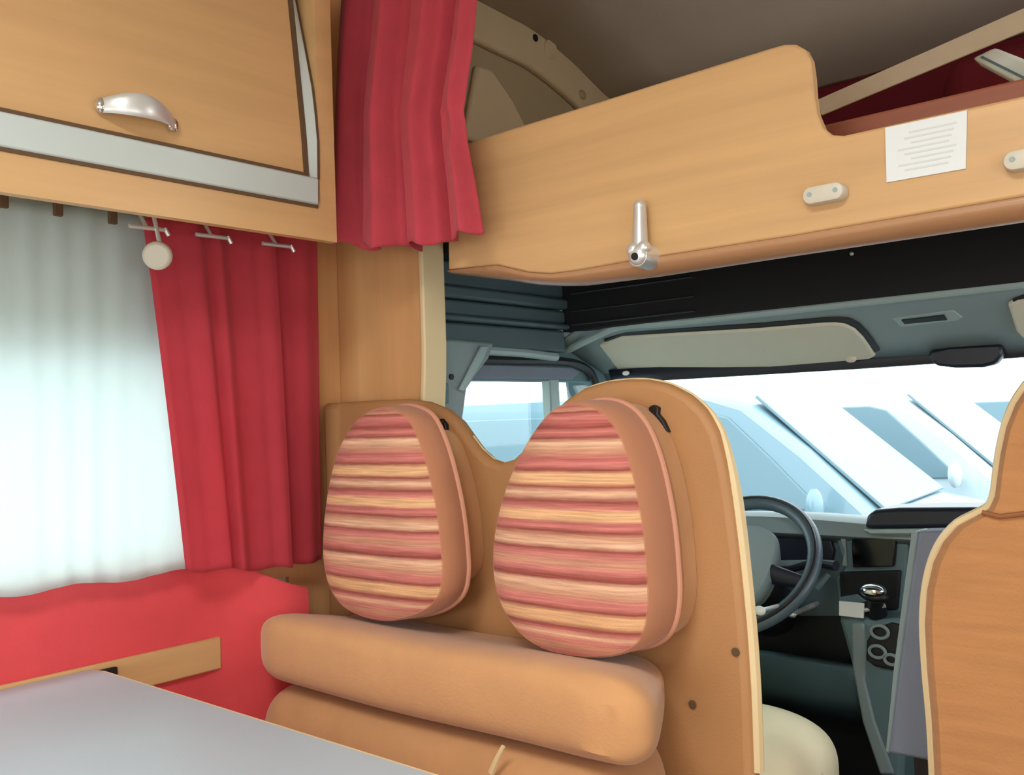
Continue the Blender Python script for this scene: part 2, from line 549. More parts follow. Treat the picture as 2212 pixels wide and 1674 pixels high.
tag(cu.build('bed_cushion', M['dark_red'], bevel=0.02, seg=3), 'dark maroon cushion lying on the overcab bed under the pale lamp', 'cushion')
# beige strap across the overcab opening
a0, a1 = PY(1772, 232, 1.52), PY(2212, 43, 1.50)
d = (a1 - a0)
a2 = a0 + d * ((0.62 - a0.x) / d.x)
nrm = Vector((-d.z, 0, d.x)).normalized()
st = MB()
rows = []
for t in (0, 0.15, 0.33, 0.66, 1):
    p = a0.lerp(a2, t)
    hw = 0.0135 + 0.004 * min(t * 2, 1)
    rows.append([p - nrm * hw + Vector((0, 0, 0)), p + nrm * hw])
st.sheet(rows)
tag(st.build('webbing_strap', M['strap'], solid=0.004), 'flat beige strap rising diagonally across the overcab opening', 'strap')
# white strip lamp on the overcab front wall
lp = thing('strip_lamp', 'pale grey white strip lamp leaning behind the strap, cut by the frame', 'lamp', (-0.3, 1.62, 1.6))
c1, c2, c3, c4 = PY(2098, 125, 1.62), PY(2147, 101, 1.62), PY(2330, 172, 1.62), PY(2292, 228, 1.62)
MB().prism([c1, c2, c3, c4], (0, 0.045, 0)).build('housing', M['lamp_white'], lp, bevel=0.006)
g1, g2 = c1.lerp(c2, 0.22), c4.lerp(c3, 0.22)
n = (c2 - c1).normalized() * 0.004
MB().prism([g1 + (g2 - g1) * 0.05, g1 + (g2 - g1) * 0.05 + n, g2 + n, g2], (0, -0.003, 0)).build('groove', M['teal_dark'], lp)

# ------------------------------------------------------------------ overcab front panel (wood)
YP_ = 1.2
pan = thing('overcab_front_panel', 'large light wood panel with stepped top edge across the cab opening', 'panel', (-0.6, YP_, 1.36))
top = [(965, 322), (1100, 279), (1300, 217), (1500, 154), (1660, 104), (1692, 95), (1718, 95), (1738, 106), (1749, 128), (1754, 165), (1757, 205), (1763, 245), (1776, 276), (1796, 291), (1822, 292), (2000, 252), (2212, 206)]
bot = [(2212, 425), (1700, 512), (1400, 558), (1240, 586), (1190, 592), (1142, 589), (1108, 581), (1075, 573), (1030, 577), (968, 584)]
out = [PY(x, y, YP_) for x, y in top]
dT = (out[-1] - out[-2]).normalized()
e1 = out[-1] + dT * ((0.62 - out[-1].x) / dT.x)
bo = [PY(x, y, YP_) for x, y in bot]
dB = (bo[0] - bo[1]).normalized()
e2 = bo[0] + dB * ((0.62 - bo[0].x) / dB.x)
MB().prism(out + [e1, e2] + bo, (0, 0.02, 0)).build('panel_board', M['wood_x'], pan, bevel=0.004)
# rolled lower lip
lipu = [(968, 584), (1030, 577), (1075, 573), (1108, 581), (1142, 589), (1190, 592), (1240, 586), (1400, 558), (1700, 512), (2212, 425)]
lipl = [(968, 597), (1035, 603), (1075, 609), (1108, 614), (1142, 618), (1190, 620), (1240, 619), (1400, 599), (1700, 553), (2212, 477)]
rows = [[], [], [], [], []]
for (ux, uy), (lx, ly) in zip(lipu, lipl):
    p, q = PY(ux, uy, YP_), PY(lx, ly, 1.235)
    c = Vector((q.x, p.y, q.z))
    q = Vector((p.x, q.y, q.z))
    hh = p.z - q.z
    for k, t in enumerate((0, 0.3, 0.6, 0.85, 1)):
        ang = t * math.pi / 2
        rows[k].append(Vector((p.x, YP_ - 0.001 + 0.036 * (1 - math.cos(ang)), p.z - hh * math.sin(ang))))
for k in range(5):
    rows[k].append(Vector((0.62, rows[k][-1].y, rows[k][-1].z)))
rows.append([Vector((p.x, 1.25, p.z + 0.06)) for p in rows[4]])
m = MB()
m.sheet(rows)
m.build('rolled_lip', M['wood_edge'], pan, smooth=True, solid=0.004)
MB().box((-1.166, 1.221, 1.46), (-1.15, 1.30, 1.62)).build('end_return', M['wood_x'], pan)

# crank handle on the panel
a, b = PY(1382, 447, 1.185), PY(1383, 545, 1.178)
ck = thing('crank_handle', 'chrome roof crank handle hanging upright on the wood panel', 'handle', b)
MB().tube([a, a.lerp(b, 0.35), a.lerp(b, 0.7), b], [0.0095, 0.0105, 0.0115, 0.0115], 14).build('arm', M['satin'], ck, smooth=True)
MB().ball(a + Vector((0, 0, 0.001)), 0.0098).build('arm_tip', M['satin'], ck, smooth=True)
MB().ball(PY(1370, 540, 1.172), 0.0115).ball(PY(1391, 535, 1.174), 0.0105).build('knuckle', M['soft_chrome'], ck, smooth=True)
e = PY(1377, 551, 1.17)
MB().cyl(e, (0, 1, 0), 0.0165, 0.033, 24, 0.019).ball(e, 0.0155, (1, 0.6, 1)).build('hub', M['soft_chrome'], ck, smooth=True)
MB().cyl(e + Vector((0.001, -0.0105, -0.003)), (0, 1, 0), 0.0055, 0.004, 14).build('hub_socket', M['rubber'], ck)


def latch(px, py, label, ang):
    c = PY(px, py, 1.19)
    t = thing('panel_latch', label, 'latch', (c.x, 1.2, c.z), 'latches on the overcab panel')
    L, r = 0.0165, 0.0115
    pts = []
    for k in range(24):
        an = 2 * math.pi * k / 24
        pts.append((c.x + (L if math.cos(an) > 0 else -L) + r * math.cos(an), c.z + r * math.sin(an)))
    rings = [[(c.x + (x - c.x) * s, y, c.z + (z - c.z) * s) for x, z in pts] for y, s in ((1.199, 1.0), (1.186, 1.0), (1.183, 0.93), (1.182, 0.80))]
    MB().loft(rings).build('cover', M['beige_plastic'], t, smooth=True)
    for s in (-1, 1):
        MB().cyl((c.x + s * 0.017, 1.1825, c.z + 0.001), (0, -1, 0), 0.0032, 0.0012, 12).build('screw', M['teal_light'], t)
    return t


latch(1781, 419, 'small oval grey latch on the wood panel left of the paper', 0)
latch(2226, 342, 'small grey latch right of the paper, cut by the frame edge', 0)
# paper notice
pc = [PY(1912, 276, 1.198), PY(2089, 238, 1.198), PY(2086, 364, 1.198), PY(1915, 394, 1.198)]
nt_ = thing('paper_notice', 'white printed paper notice stuck on the wood panel', 'notice', (pc[0].x, 1.198, pc[3].z))
MB().prism(pc, (0, 0.0015, 0)).build('sheet', M['paper'], nt_)
pm = MB()
for k in range(8):
    v = 0.16 + k * 0.095
    u0, u1 = (0.3 if k == 0 else 0.16 + 0.08 * ((k * 7) % 3)), 0.88 - 0.03 * ((k * 5) % 4)
    A, B = pc[0].lerp(pc[3], v), pc[1].lerp(pc[2], v)
    A2, B2 = pc[0].lerp(pc[3], v + 0.032), pc[1].lerp(pc[2], v + 0.032)
    pm.prism([A.lerp(B, u0), A.lerp(B, u1), A2.lerp(B2, u1), A2.lerp(B2, u0)], (0, -0.0004, 0))
pm.build('printed_lines', M['ink'], nt_)

# ------------------------------------------------------------------ overhead cabinet
XC = -1.26
cab = thing('overhead_cabinet', 'wooden overhead wall cabinet with curved door and silver lower band', 'cabinet', (XC, 0.3, 1.45))
z_b = PXx(718, 522, XC).z
z_s0 = PXx(680, 443, XC).z
z_s1 = PXx(665, 382, XC).z
y_in = PXx(665, 382, XC).y
y_out = PXx(686, 440, XC).y
y_end = PXx(728, 523, XC).y


def cx(z):   # front line of the carcass, leaning back above the band
    t = max(0, z - z_s0)
    return XC - 0.012 - 0.10 * t * t / 0.36 - 0.02 * t


zs = [z_b, z_s0 - 0.001, z_s0 + 0.03, 1.65, 1.75, 1.85, 1.95, 2.068]
rings = []
for y in (-1.2, y_out + 0.006):
    rings.append([(XL, y, z_b + 0.075), (XC - 0.016, y, z_b + 0.075), (XC - 0.016, y, z_b)] + [(XC if i < 2 else cx(z), y, z) for i, z in enumerate(zs)] + [(XL, y, 2.068)])
MB().loft(rings).build('carcass', M['wood_y'], cab)
MB().box((XL, y_out + 0.006, z_b + 0.075), (XC, y_end, 2.068)).box((XC - 0.016, y_out + 0.006, z_b), (XC, y_end, z_b + 0.0749)).build('end_stile', M['wood_y'], cab)
# silver band and side cap
MB().prism([(XC - 0.02, -0.9, z_s0), (XC + 0.004, -0.9, z_s0), (XC + 0.006, -0.9, z_s1), (XC - 0.02, -0.9, z_s1)], (0, y_out + 0.9, 0)).build('silver_band', M['silver'], cab, bevel=0.003)
inn = [(665, 382), (659, 290), (650, 200), (640, 100), (630, 0), (622, -70)]
outr = [(686, 440), (687, 390), (686, 300), (676, 200), (657, 97), (638, 0), (625, -70)]
YI, YO = y_in + 0.0, y_out
ip = [PY(x, y, YI) for x, y in inn]
op = [PY(x, y, YO) for x, y in outr]
zz = [z_s1 + (2.0 - z_s1) * k / 14 for k in range(15)]


def interp(P, z):
    P = sorted(P, key=lambda p: p.z)
    for a, b in zip(P, P[1:]):
        if a.z <= z <= b.z:
            return a.x + (b.x - a.x) * (z - a.z) / (b.z - a.z)
    return P[0].x if z < P[0].z else P[-1].x


rows_i = [Vector((interp(ip, z), YI, z)) for z in zz]
rows_o = [Vector((interp(op, z), YO, z)) for z in zz]
rings = [[a, b, b + Vector((-0.03, 0, 0)), a + Vector((-0.03, 0, 0))] for a, b in zip(rows_i, rows_o)]
MB().loft(rings).build('silver_side_cap', M['silver'], cab, bevel=0.0015)
g = MB().box((XC - 0.02, -0.9, z_s1 - 0.001), (XC + 0.0045, YI, z_s1 + 0.005)).box((XC - 0.02, -0.9, z_s0 - 0.005), (XC + 0.002, y_out, z_s0 + 0.001))
g.loft([[p + Vector((0.002, -0.006, 0)), p + Vector((0.002, 0.0015, 0)), p + Vector((-0.02, 0.0015, 0)), p + Vector((-0.02, -0.006, 0))] for p in rows_i])
g.loft([[p + Vector((-0.001, 0, 0)), p + Vector((-0.001, 0.005, 0)), p + Vector((-0.02, 0.005, 0)), p + Vector((-0.02, 0, 0))] for p in rows_o])
g.build('shadow_gap', M['dark_line'], cab)
rings = [[Vector((p.x - 0.002, -0.9, p.z)), Vector((p.x - 0.002, YI - 0.005, p.z)), Vector((p.x - 0.02, YI - 0.005, p.z)), Vector((p.x - 0.02, -0.9, p.z))] for p in [Vector((rows_i[0].x, 0, z_s1 + 0.005))] + rows_i[1:]]
door = MB().loft(rings).build('door', M['wood_y'], cab, bevel=0.002)
# bow handle
h0, h1 = PXx(218, 228, XC + 0.004), PXx(374, 270, XC + 0.004)
path, rad = [], []
for k in range(13):
    t = k / 12
    p = h0.lerp(h1, t)
    p.x += 0.028 * math.sin(math.pi * t) ** 0.7
    p.z += 0.006 * math.sin(math.pi * t)
    path.append(p)
rings = []
for k, p in enumerate(path):
    t = k / 12
    hw = 0.010 + 0.007 * math.sin(math.pi * min(1, t * 1.15))
    th = 0.004
    rings.append([p + Vector((th * math.cos(a), 0, hw * math.sin(a))) for a in [2 * math.pi * i / 12 for i in range(12)]])
MB().loft(rings).build('handle', M['satin'], door, smooth=True)
MB().ball(h0, 0.011, (0.6, 0.7, 1)).build('handle_foot', M['chrome'], door, smooth=True)
MB().ball(h1, 0.011, (0.6, 0.8, 1)).build('handle_foot', M['chrome'], door, smooth=True)

# ------------------------------------------------------------------ curtains


def folds(keys, u, v):
    ks = [(a + (b - a) * v, d) for a, b, d in keys]
    for (a, d0), (b, d1) in zip(ks, ks[1:]):
        if a <= u <= b + 1e-9:
            t = (u - a) / max(b - a, 1e-6)
            t = t * t * (3 - 2 * t)
            return d0 + (d1 - d0) * t
    return ks[-1][1]


def poly_at(poly, v):
    n = len(poly)
    ts = [p[2] for p in poly]
    for a, b in zip(poly, poly[1:]):
        if a[2] <= v <= b[2]:
            t = (v - a[2]) / (b[2] - a[2])
            return a[0] + (b[0] - a[0]) * t, a[1] + (b[1] - a[1]) * t
    return poly[-1][:2]


# privacy curtain at the cabinet end
left = [(752, -250, 0), (738, 0, 0.1), (730, 130, 0.32), (722, 330, 0.67), (716, 524, 1)]
right = [(1034, -250, 0), (1026, 0, 0.1), (1018, 90, 0.25), (996, 236, 0.5), (1004, 300, 0.6), (1022, 390, 0.77), (1040, 498, 1)]
keys = [(0, 0, 0), (0.08, 0.09, -0.012), (0.17, 0.16, 0.004), (0.25, 0.235, 0.020), (0.31, 0.275, -0.014), (0.37, 0.37, -0.020), (0.44, 0.425, 0.008), (0.5, 0.50, 0.016), (0.58, 0.57, -0.012), (0.68, 0.64, -0.016), (0.74, 0.70, 0.002), (0.81, 0.745, 0.021), (0.9, 0.84, -0.006), (0.96, 0.93, -0.016), (1, 1, 0.004)]
grid = []
NV, NU = 54, 110
for j in range(NV + 1):
    v = j / NV
    (lx, ly), (rx, ry) = poly_at(left, v), poly_at(right, v)
    row = []
    for i in range(NU + 1):
        u = i / NU
        d = folds(keys, u, v) * (1.15 + 0.45 * v)
        # notch below the pinch in the middle of the cloth
        d += 0.018 * math.exp(-((u - 0.54 + 0.06 * v) / 0.03) ** 2) * max(0, min(1, (v - 0.42) * 6))
        d += 0.012 * math.exp(-((u - 0.93) / 0.05) ** 2) * math.exp(-((v - 0.55) / 0.07) ** 2)
        sag = 22 * math.sin(math.pi * u) ** 0.8 * v + 6 * math.sin(u * 40) * v
        p = PY(lx + (rx - lx) * u, ly + (ry - ly) * u + sag, 1.125)
        p.y += d
        row.append(p)
    grid.append(row)
pc_ = MB().sheet(grid).build('privacy_curtain', M['red_heavy'], smooth=True, solid=0.002)
tag(pc_, 'long red gathered curtain hanging at the end of the overhead cabinet', 'curtain')

# red window curtain


def xw(v):
    return -1.45 - 0.03 * v


keys = [(0, 0, 0.004), (0.03, 0.03, 0.010), (0.14, 0.14, 0.014), (0.27, 0.27, 0.026), (0.34, 0.33, 0.006), (0.40, 0.38, 0.020), (0.47, 0.47, 0.004), (0.60, 0.60, 0.012), (0.68, 0.69, 0.022), (0.715, 0.72, 0.020), (0.735, 0.735, -0.014), (0.82, 0.82, -0.004), (0.9, 0.9, 0.004), (1, 1, -0.010)]
grid = []
for j in range(NV + 1):
    v = j / NV
    lx, ly = 304 + (398 - 304) * v ** 0.9, 470 + (1231 - 470) * v
    rx, ry = 690 + 12 * v, 500 + (1214 - 500) * v
    row = []
    for i in range(NU + 1):
        u = i / NU
        t = lx + (rx - lx) * u
        yy = ly + (ry - ly) * (min(u / 0.735, 1) * 0.25 if u < 0.73 else 1) * v + (ry - ly) * u * (1 - v)
        yy += 5 * math.sin(u * 17) * v
        p = PXx(t, yy, xw(v))
        p.x += folds(keys, u, v) * (0.8 + 0.3 * v)
        row.append(p)
    grid.append(row)
rc = MB().sheet(grid).build('window_curtain', M['red'], smooth=True, solid=0.0016)
tag(rc, 'red curtain drawn aside at the right of the dinette window', 'curtain')

# white net curtain over the window
grid = []
for j in range(31):
    v = j / 30
    row = []
    for i in range(121):
        u = i / 120
        tx = -420 + (412 - -420) * u
        topy = 425 + (tx - 0) * 0.105
        boty = 1291 - (tx - 0) * 0.14 + 5 * math.sin(tx * 0.028)
        p = PXx(tx, topy + (boty - topy) * v, -1.485 - 0.012 * v)
        p.x += (0.0016 * math.sin(u * 60 + 2 * math.sin(u * 9)) + 0.0014 * math.sin(u * 97 + 1 + 3 * math.sin(u * 5 + v))) * (0.4 + 0.6 * v) - 0.008
        row.append(p)
    grid.append(row)
nc = MB().sheet(grid).build('net_curtain', M['net'], smooth=True, solid=0.001)
tag(nc, 'sheer white net curtain drawn across the dinette window', 'curtain')

# curtain rail with gliders under the cabinet
rl = thing('curtain_rail', 'slim curtain rail with small hooks under the cabinet bottom edge', 'rail', (-1.38, 0.4, z_b - 0.006))
MB().box((-1.485, -0.6, z_b + 0.062), (-1.44, 1.0, z_b + 0.074)).build('track', M['dark_line'], rl)
for px, py in ((10, 446), (128, 464), (246, 481)):
    p = PXx(px, py, -1.44)
    MB().box((p.x - 0.006, p.y - 0.008, p.z - 0.002), (p.x + 0.002, p.y + 0.006, z_b + 0.05)).build('hook', M['dark_line'], rl, bevel=0.002)
for px, py in ((458, 511), (598, 530), (318, 493)):
    p = PXx(px, py, -1.405)
    mm = MB().tube([(p.x, p.y - 0.03, p.z), (p.x, p.y + 0.03, p.z + 0.001)], 0.0035, 8)
    mm.tube([(p.x, p.y + 0.03, p.z + 0.004), (p.x + 0.002, p.y + 0.036, p.z - 0.008)], 0.0035, 8)
    mm.tube([(p.x, p.y, p.z), (-1.44, p.y, z_b + 0.055)], 0.003, 8)
    mm.build('hook', M['satin'], rl, smooth=True)
# round knob on a bracket, no lamp in it
p = PXx(338, 553, -1.385)
kn = thing('round_knob', 'round off-white disc fitting hanging from bracket beside net curtain', 'fitting', p)
dirn = (CAM - p).normalized() + Vector((0.1, -0.25, -0.1))
MB().cyl(p - dirn.normalized() * 0.016, dirn, 0.0235, 0.016, 28, 0.0215).build('disc', M['beige_plastic'], kn, bevel=0.004)
b2 = Vector((p.x - 0.03, p.y + 0.010, z_b + 0.074))
MB().tube([p - dirn.normalized() * 0.012 + Vector((0, 0.004, 0.02)), b2 + Vector((0, 0, -0.02)), b2], 0.0035, 8).build('bracket', M['satin'], kn, smooth=True)

# ------------------------------------------------------------------ lower left wall: red lining, wood rail
path = [(-1.541, -1.2, 0.925), (-1.541, 0.93, 0.922), (-1.536, 0.96, 0.918), (-1.515, 0.99, 0.905), (-1.47, 1.04, 0.875), (-1.455, 1.07, 0.86), (-1.452, 1.10, 0.85)]
rings = []
for x, y, t in path:
    bx = XL + 0.001
    rings.append([(x, y, 0.02), (x, y, t - 0.008), (x - 0.003, y, t - 0.002), (x - 0.006, y, t), (bx, y, t), (bx, y, 0.02)])
m = MB().loft(rings)
tag(m.build('wall_lining', M['red_wall'], smooth=True), 'red padded wall lining below the net curtain', 'wall lining')
a = PXx(478, 1375, -1.531)
b = PXx(478, 1445, -1.531)
rr = thing('table_rail', 'orange wood rail on the red wall lining behind the table', 'rail', (-1.5, 0.4, b.z))
MB().box((-1.540, -1.0, b.z), (-1.531, a.y, a.z)).build('rail_board', M['wood_y'], rr, bevel=0.003)
c = PXx(232, 1448, -1.53)
MB().box((-1.531, c.y - 0.014, c.z - 0.012), (-1.522, c.y + 0.014, c.z + 0.004)).build('bracket', M['rubber'], rr, bevel=0.002)

# ------------------------------------------------------------------ dinette bench: back shell
YB = 1.2
bench = thing('dinette_bench', 'orange bench back with two rounded humps behind the striped cushions', 'bench', (-1.05, YB, 0.0))
hump = [(1640, 1674), (1634, 1500), (1624, 1350), (1608, 1190), (1594, 1080), (1580, 1000), (1562, 932), (1535, 885), (1500, 853), (1455, 830), (1410, 820), (1365, 819), (1315, 824), (1265, 838), (1225, 862), (1190, 892), (1160, 930), (1130, 968), (1105, 992), (1078, 1001), (1052, 992), (1028, 970), (1008, 943), (985, 910), (955, 884), (915, 868), (870, 862), (780, 866), (690, 872)]
hp = [PY(x - (16 if i < 10 else 16 * max(0, 16 - i) / 6), y, YB) for i, (x, y) in enumerate(hump)]
hp = [Vector((hp[0].x + 0.012, YB, 0.30))] + hp + [Vector((hp[-1].x, YB, 0.30))]
hp[-2].x = hp[-1].x = -1.525
rings = []
cz = sum((p for p in hp), Vector()) / len(hp)


def inset(P, d):
    out = []
    n = len(P)
    for i, p in enumerate(P):
        t = (P[(i + 1) % n] - P[i - 1])
        nrm = Vector((t.z, 0, -t.x)).normalized()
        if nrm.dot(Vector((1, 0, 0))) < 0 and i < 3:
            nrm = -nrm
        out.append(p - nrm * d)
    return out


MB().prism(hp, (0, 0.032, 0)).build('back_shell', M['vinyl'], bench, bevel=0.012, seg=3)
# cream edge trim along the right side and over the hump
tr = [Vector((p.x, YB + 0.018, p.z)) for p in hp[1:24]]
trs = [Vector(p) for p in catmull([tuple(p) for p in tr], 3, False)]
MB().tube(trs, [0.0095 if k < 12 else max(0.002, 0.0095 - 0.0007 * (k - 12)) for k in range(len(trs))], 8, False, 1.0).build('edge_trim', M['cream'], bench, smooth=True)
for px, py in ((1590, 1408), (1497, 1521)):
    p = PY(px, py, YB - 0.001)
    MB().cyl(p, (0, -1, 0), 0.006, 0.003, 14).build('screw', M['dark_line'], bench, bevel=0.001)
for gdx, pts in ((20, [(1380, 884), (1390, 878), (1402, 884), (1400, 898), (1412, 912), (1424, 938), (1412, 934), (1398, 914), (1382, 900)]), (20, [(922, 912), (932, 908), (942, 920), (944, 938), (934, 930), (924, 920)])):
    MB().prism([PY(x + gdx, y - 4, YB - 0.008) for x, y in pts], (0, 0.012, 0)).build('belt_guide', M['rubber'], bench, bevel=0.002)
MB().box((-1.44, 0.50, 0.0), (-0.62, 1.19, 0.36)).build('seat_box', M['wood_x'], bench, bevel=0.005)
MB().box((-1.44, 0.46, 0.362), (-0.62, 1.19, 0.46)).build('seat_pad', M['suede'], bench, bevel=0.03, seg=4)


def roll(name, x0, x1, y0, y1, z0, z1, material, label, wr=0.0, lean=0.0, drop=0.0):
    """long soft cushion: rounded section swept along x with pillowy ends"""
    rings = []
    cy, cz = (y0 + y1) / 2, (z0 + z1) / 2
    hy, hz = (y1 - y0) / 2, (z1 - z0) / 2
    rnd = random.Random(7)
    NX = 48
    for k in range(NX + 1):
        t = 0.5 - 0.5 * math.cos(math.pi * (0.7 * k / NX + 0.3 * (0.5 - 0.5 * math.cos(math.pi * k / NX))))
        # ease the ends
        e = min(t, 1 - t) * (x1 - x0)
        er = 0.085
        s = math.sqrt(max(0.0, 1 - (1 - min(e / er, 1)) ** 2)) if e < er else 1.0
        s = 0.12 + 0.88 * s
        x = x0 + (x1 - x0) * t
        ring = []
        for i in range(36):
            a = 2 * math.pi * i / 36
            ca, sa = math.cos(a), math.sin(a)
            pw = 0.52
            yy = cy + hy * math.copysign(abs(ca) ** pw, ca) * (0.85 + 0.15 * s if s < 1 else 1) * (s ** 0.35)
            z2 = cz + hz * math.copysign(abs(sa) ** pw, sa) * s ** 0.6
            z2 += lean * (t - 0.5)
            if wr and t > 0.8 and ca < 0:
                yy += wr * math.sin((z2 * 190 + t * 25)) * math.exp(-((t - 0.90) / 0.045) ** 2)
            z2 += 0.002 * math.sin(t * 9 + 1)
            q = (yy - y0) / (y1 - y0)
            if sa > 0:
                z2 -= drop * q * sa
            ring.append((x - 0.13 * q * max(0, t - 0.6) / 0.4, yy, z2))
        rings.append(ring)
    o = MB().loft(rings).build(name, material, smooth=True)
    return tag(o, label, 'cushion')


roll('bolster_cushion', -1.445, -0.612, 0.955, 1.196, 0.706, 0.838, M['suede'], 'upper orange suede back cushion lying under the striped pads', 0.004, 0.0, 0.055)
lc = roll('back_cushion', -1.445, -0.612, 0.957, 1.196, 0.463, 0.705, M['suede'], 'lower orange suede back cushion beside the grey table edge')
a, b = PY(1087, 1612, 0.953), PY(1062, 1668, 0.953)
MB().tube([a, a.lerp(b, 0.5) + Vector((0, -0.002, 0)), b], [0.003, 0.004, 0.005], 8).build('zip_tag', M['cream'], lc, smooth=True)


def pad(front, name, label, y0, y1, core, mat_s, pipes):
    """egg shaped head pad: striped front, suede side band, piping"""
    pts = catmull([tuple(PY(x, y, y0)) for x, y in front], 4)
    c = Vector((sum(p[0] for p in pts) / len(pts), y0, sum(p[2] for p in pts) / len(pts)))
    t = thing(name, label, 'cushion', (c.x, 1.2, min(p[2] for p in pts)), 'striped head pads on the bench back')

    def ring(s, y):
        return [(c.x + (p[0] - c.x) * s, y, c.z + (p[2] - c.z) * s) for p in pts]
    MB().loft([ring(0.985, y0 + 0.001), ring(0.9, y0 - 0.010), ring(0.7, y0 - 0.018), ring(0.4, y0 - 0.022), ring(0.1, y0 - 0.023)], True, False, True).build('striped_face', mat_s, t, smooth=True)
    rr = [ring(0.98, y0), ring(1.0, y0 + 0.006), ring(1.012, (y0 + y1) / 2), ring(1.0, y1 - 0.006), ring(0.97, y1)]
    MB().loft(rr, True, True, True).build('side_band', M['pad_side'], t, smooth=True)
    if core < 1:
        MB().loft([ring(core, y1 - 0.002), ring(core, 1.199)]).build('rear_core', M['suede'], t, smooth=True)
    for y, s in pipes:
        MB().tube([Vector(p) for p in ring(s, y)], 0.0045, 8, True).build('piping', M['piping'], t, smooth=True)
    return t


fr = [(1238, 868), (1290, 880), (1330, 920), (1358, 985), (1378, 1065), (1392, 1150), (1400, 1240), (1402, 1310), (1392, 1368), (1368, 1402), (1320, 1420), (1250, 1422), (1180, 1408), (1125, 1375), (1088, 1325), (1068, 1270), (1062, 1210), (1068, 1140), (1085, 1070), (1110, 1005), (1148, 935), (1190, 885)]
fl = [(838, 880), (880, 900), (908, 955), (930, 1030), (946, 1110), (955, 1190), (957, 1250), (945, 1296), (905, 1328), (840, 1343), (785, 1336), (738, 1312), (710, 1270), (697, 1215), (697, 1150), (704, 1080), (716, 1015), (736, 955), (770, 904), (805, 883)]
zr0, zr1 = PY(1240, 1418, 1.06).z, PY(1240, 880, 1.06).z
zl0, zl1 = PY(830, 1340, 1.06).z, PY(830, 888, 1.06).z
pad(fr, 'head_pad', 'larger egg shaped striped pad on the right hump of the bench back', 1.07, 1.165, 0.985, stripes_mat('stripes_right', zr0, zr1), ((1.145, 1.012),))
pad(fl, 'head_pad', 'smaller egg shaped striped pad beside the red window curtain', 1.07, 1.135, 0.80, stripes_mat('stripes_left', zl0, zl1), ((1.128, 1.008),))

# ------------------------------------------------------------------ table
tb = thing('dinette_table', 'light grey dinette table top with thin wooden edge', 'table', (-1.0, 0.3, 0.0))
ya, xa = 0.725, -1.529
tp = [(xa, -0.3), (-0.60, -0.3), (-0.60, 0.66), (-0.625, 0.70), (-0.665, 0.722), (-1.50, 0.730), (xa, 0.722)]
MB().prism([(x, y, 0.755) for x, y in tp], (0, 0, 0.016)).build('table_top', M['table'], tb, bevel=0.001)
MB().prism([(x + (0.004 if x > -1 else 0), y + (0.005 if y > 0.6 else 0), 0.742) for x, y in tp], (0, 0, 0.0285)).build('edge_band', M['cream'], tb, bevel=0.002)
MB().tube([(-0.75, 0.2, 0.0), (-0.75, 0.2, 0.742)], 0.03, 20).build('leg', M['satin'], tb, smooth=True)

# ================================================================== THE CAB
YH = 1.75
hd = thing('cab_header', 'black ribbed board running round the top of the cab opening', 'board', (-0.6, YH, 1.35))
pb = [PY(1215, 600, YH), PY(1215, 694, YH), PY(1472, 692, YH), PY(2212, 609, YH)]
zt = 1.475
zb1 = PY(1472, 690, YH).z
MB().box((-1.33, YH, zb1), (0.55, YH + 0.03, zt)).build('front_board', M['black'], hd, bevel=0.004)
for z, th in ((zt - 0.045, 0.004), (zt - 0.085, 0.003), (zb1 + 0.012, 0.004)):
    MB().box((-1.30, YH - 0.006, z), (-0.98, YH + 0.001, z + th)).build('rib', M['black_rib'], hd, bevel=0.0015)
for i, (z, dz, x) in enumerate(((1.425, 0.05, -1.325), (1.398, 0.025, -1.312), (1.365, 0.031, -1.322), (1.352, 0.012, -1.308), (1.30, 0.05, -1.325))):
    MB().box((-1.40, 1.335, z), (x, YH + 0.005, z + dz)).build('side_rib', M['charteal'], hd, bevel=0.006)
c = PY(1840, 548, YH - 0.002)
MB().ball(c, 0.004).build('screw', M['satin'], hd, smooth=True)
# ribbon of bent trim in the corner
# headliner: sloping lining between header board and windshield top
yA, yB = 1.76, 2.0
hl = thing('cab_headliner', 'grey teal roof lining above the windshield with a slotted lamp', 'lining', (-0.6, 1.9, 1.3))
hm = []
for i in range(25):
    x = -1.36 + (0.55 + 1.36) * i / 24
    drop = 0.04 * ((-1.28 - x) / 0.08) if x < -1.28 else 0
    hm.append([(x, yA, zb1 + 0.012 - drop), (x, yA + 0.02, zb1 + 0.002 - drop), (x, yA + 0.07, zb1 - 0.014 - drop), (x, yA + 0.16, zb1 - 0.058 - drop * 0.7), (x, yB, zb1 - 0.098 - drop * 0.2)])
MB().sheet(hm).build('lining', M['teal'], hl, smooth=True, solid=0.006)
# pale lip of the lining
lt = [PY(1172, 776, 1.80), PY(1210, 764, 1.79), PY(1250, 744, 1.78), PY(1300, 720, 1.77), PY(1345, 704, 1.765), PY(1472, 694, 1.76), PY(1800, 658, 1.76), PY(2212, 611, 1.76)]
lt = [Vector(p) for p in catmull([tuple(p) for p in lt], 4, False)] + [Vector((0.5, 1.76, PY(2212, 611, 1.76).z))]
MB().tube(lt, 0.009, 8).build('front_lip', M['teal_light'], hl, smooth=True)


def on_lining(px, py, lift=0.0):
    """point on the sloping lining seen at this pixel"""
    d = ray(px, py)
    A = Vector((0, yA + 0.07, zb1 - 0.014))
    B = Vector((0, yB, zb1 - 0.098))
    n = Vector((0, -(B.z - A.z), (B.y - A.y))).normalized()
    if n.z > 0:
        n = -n
    t = (A - CAM).dot(n) / d.dot(n)
    return CAM + d * t + n * lift


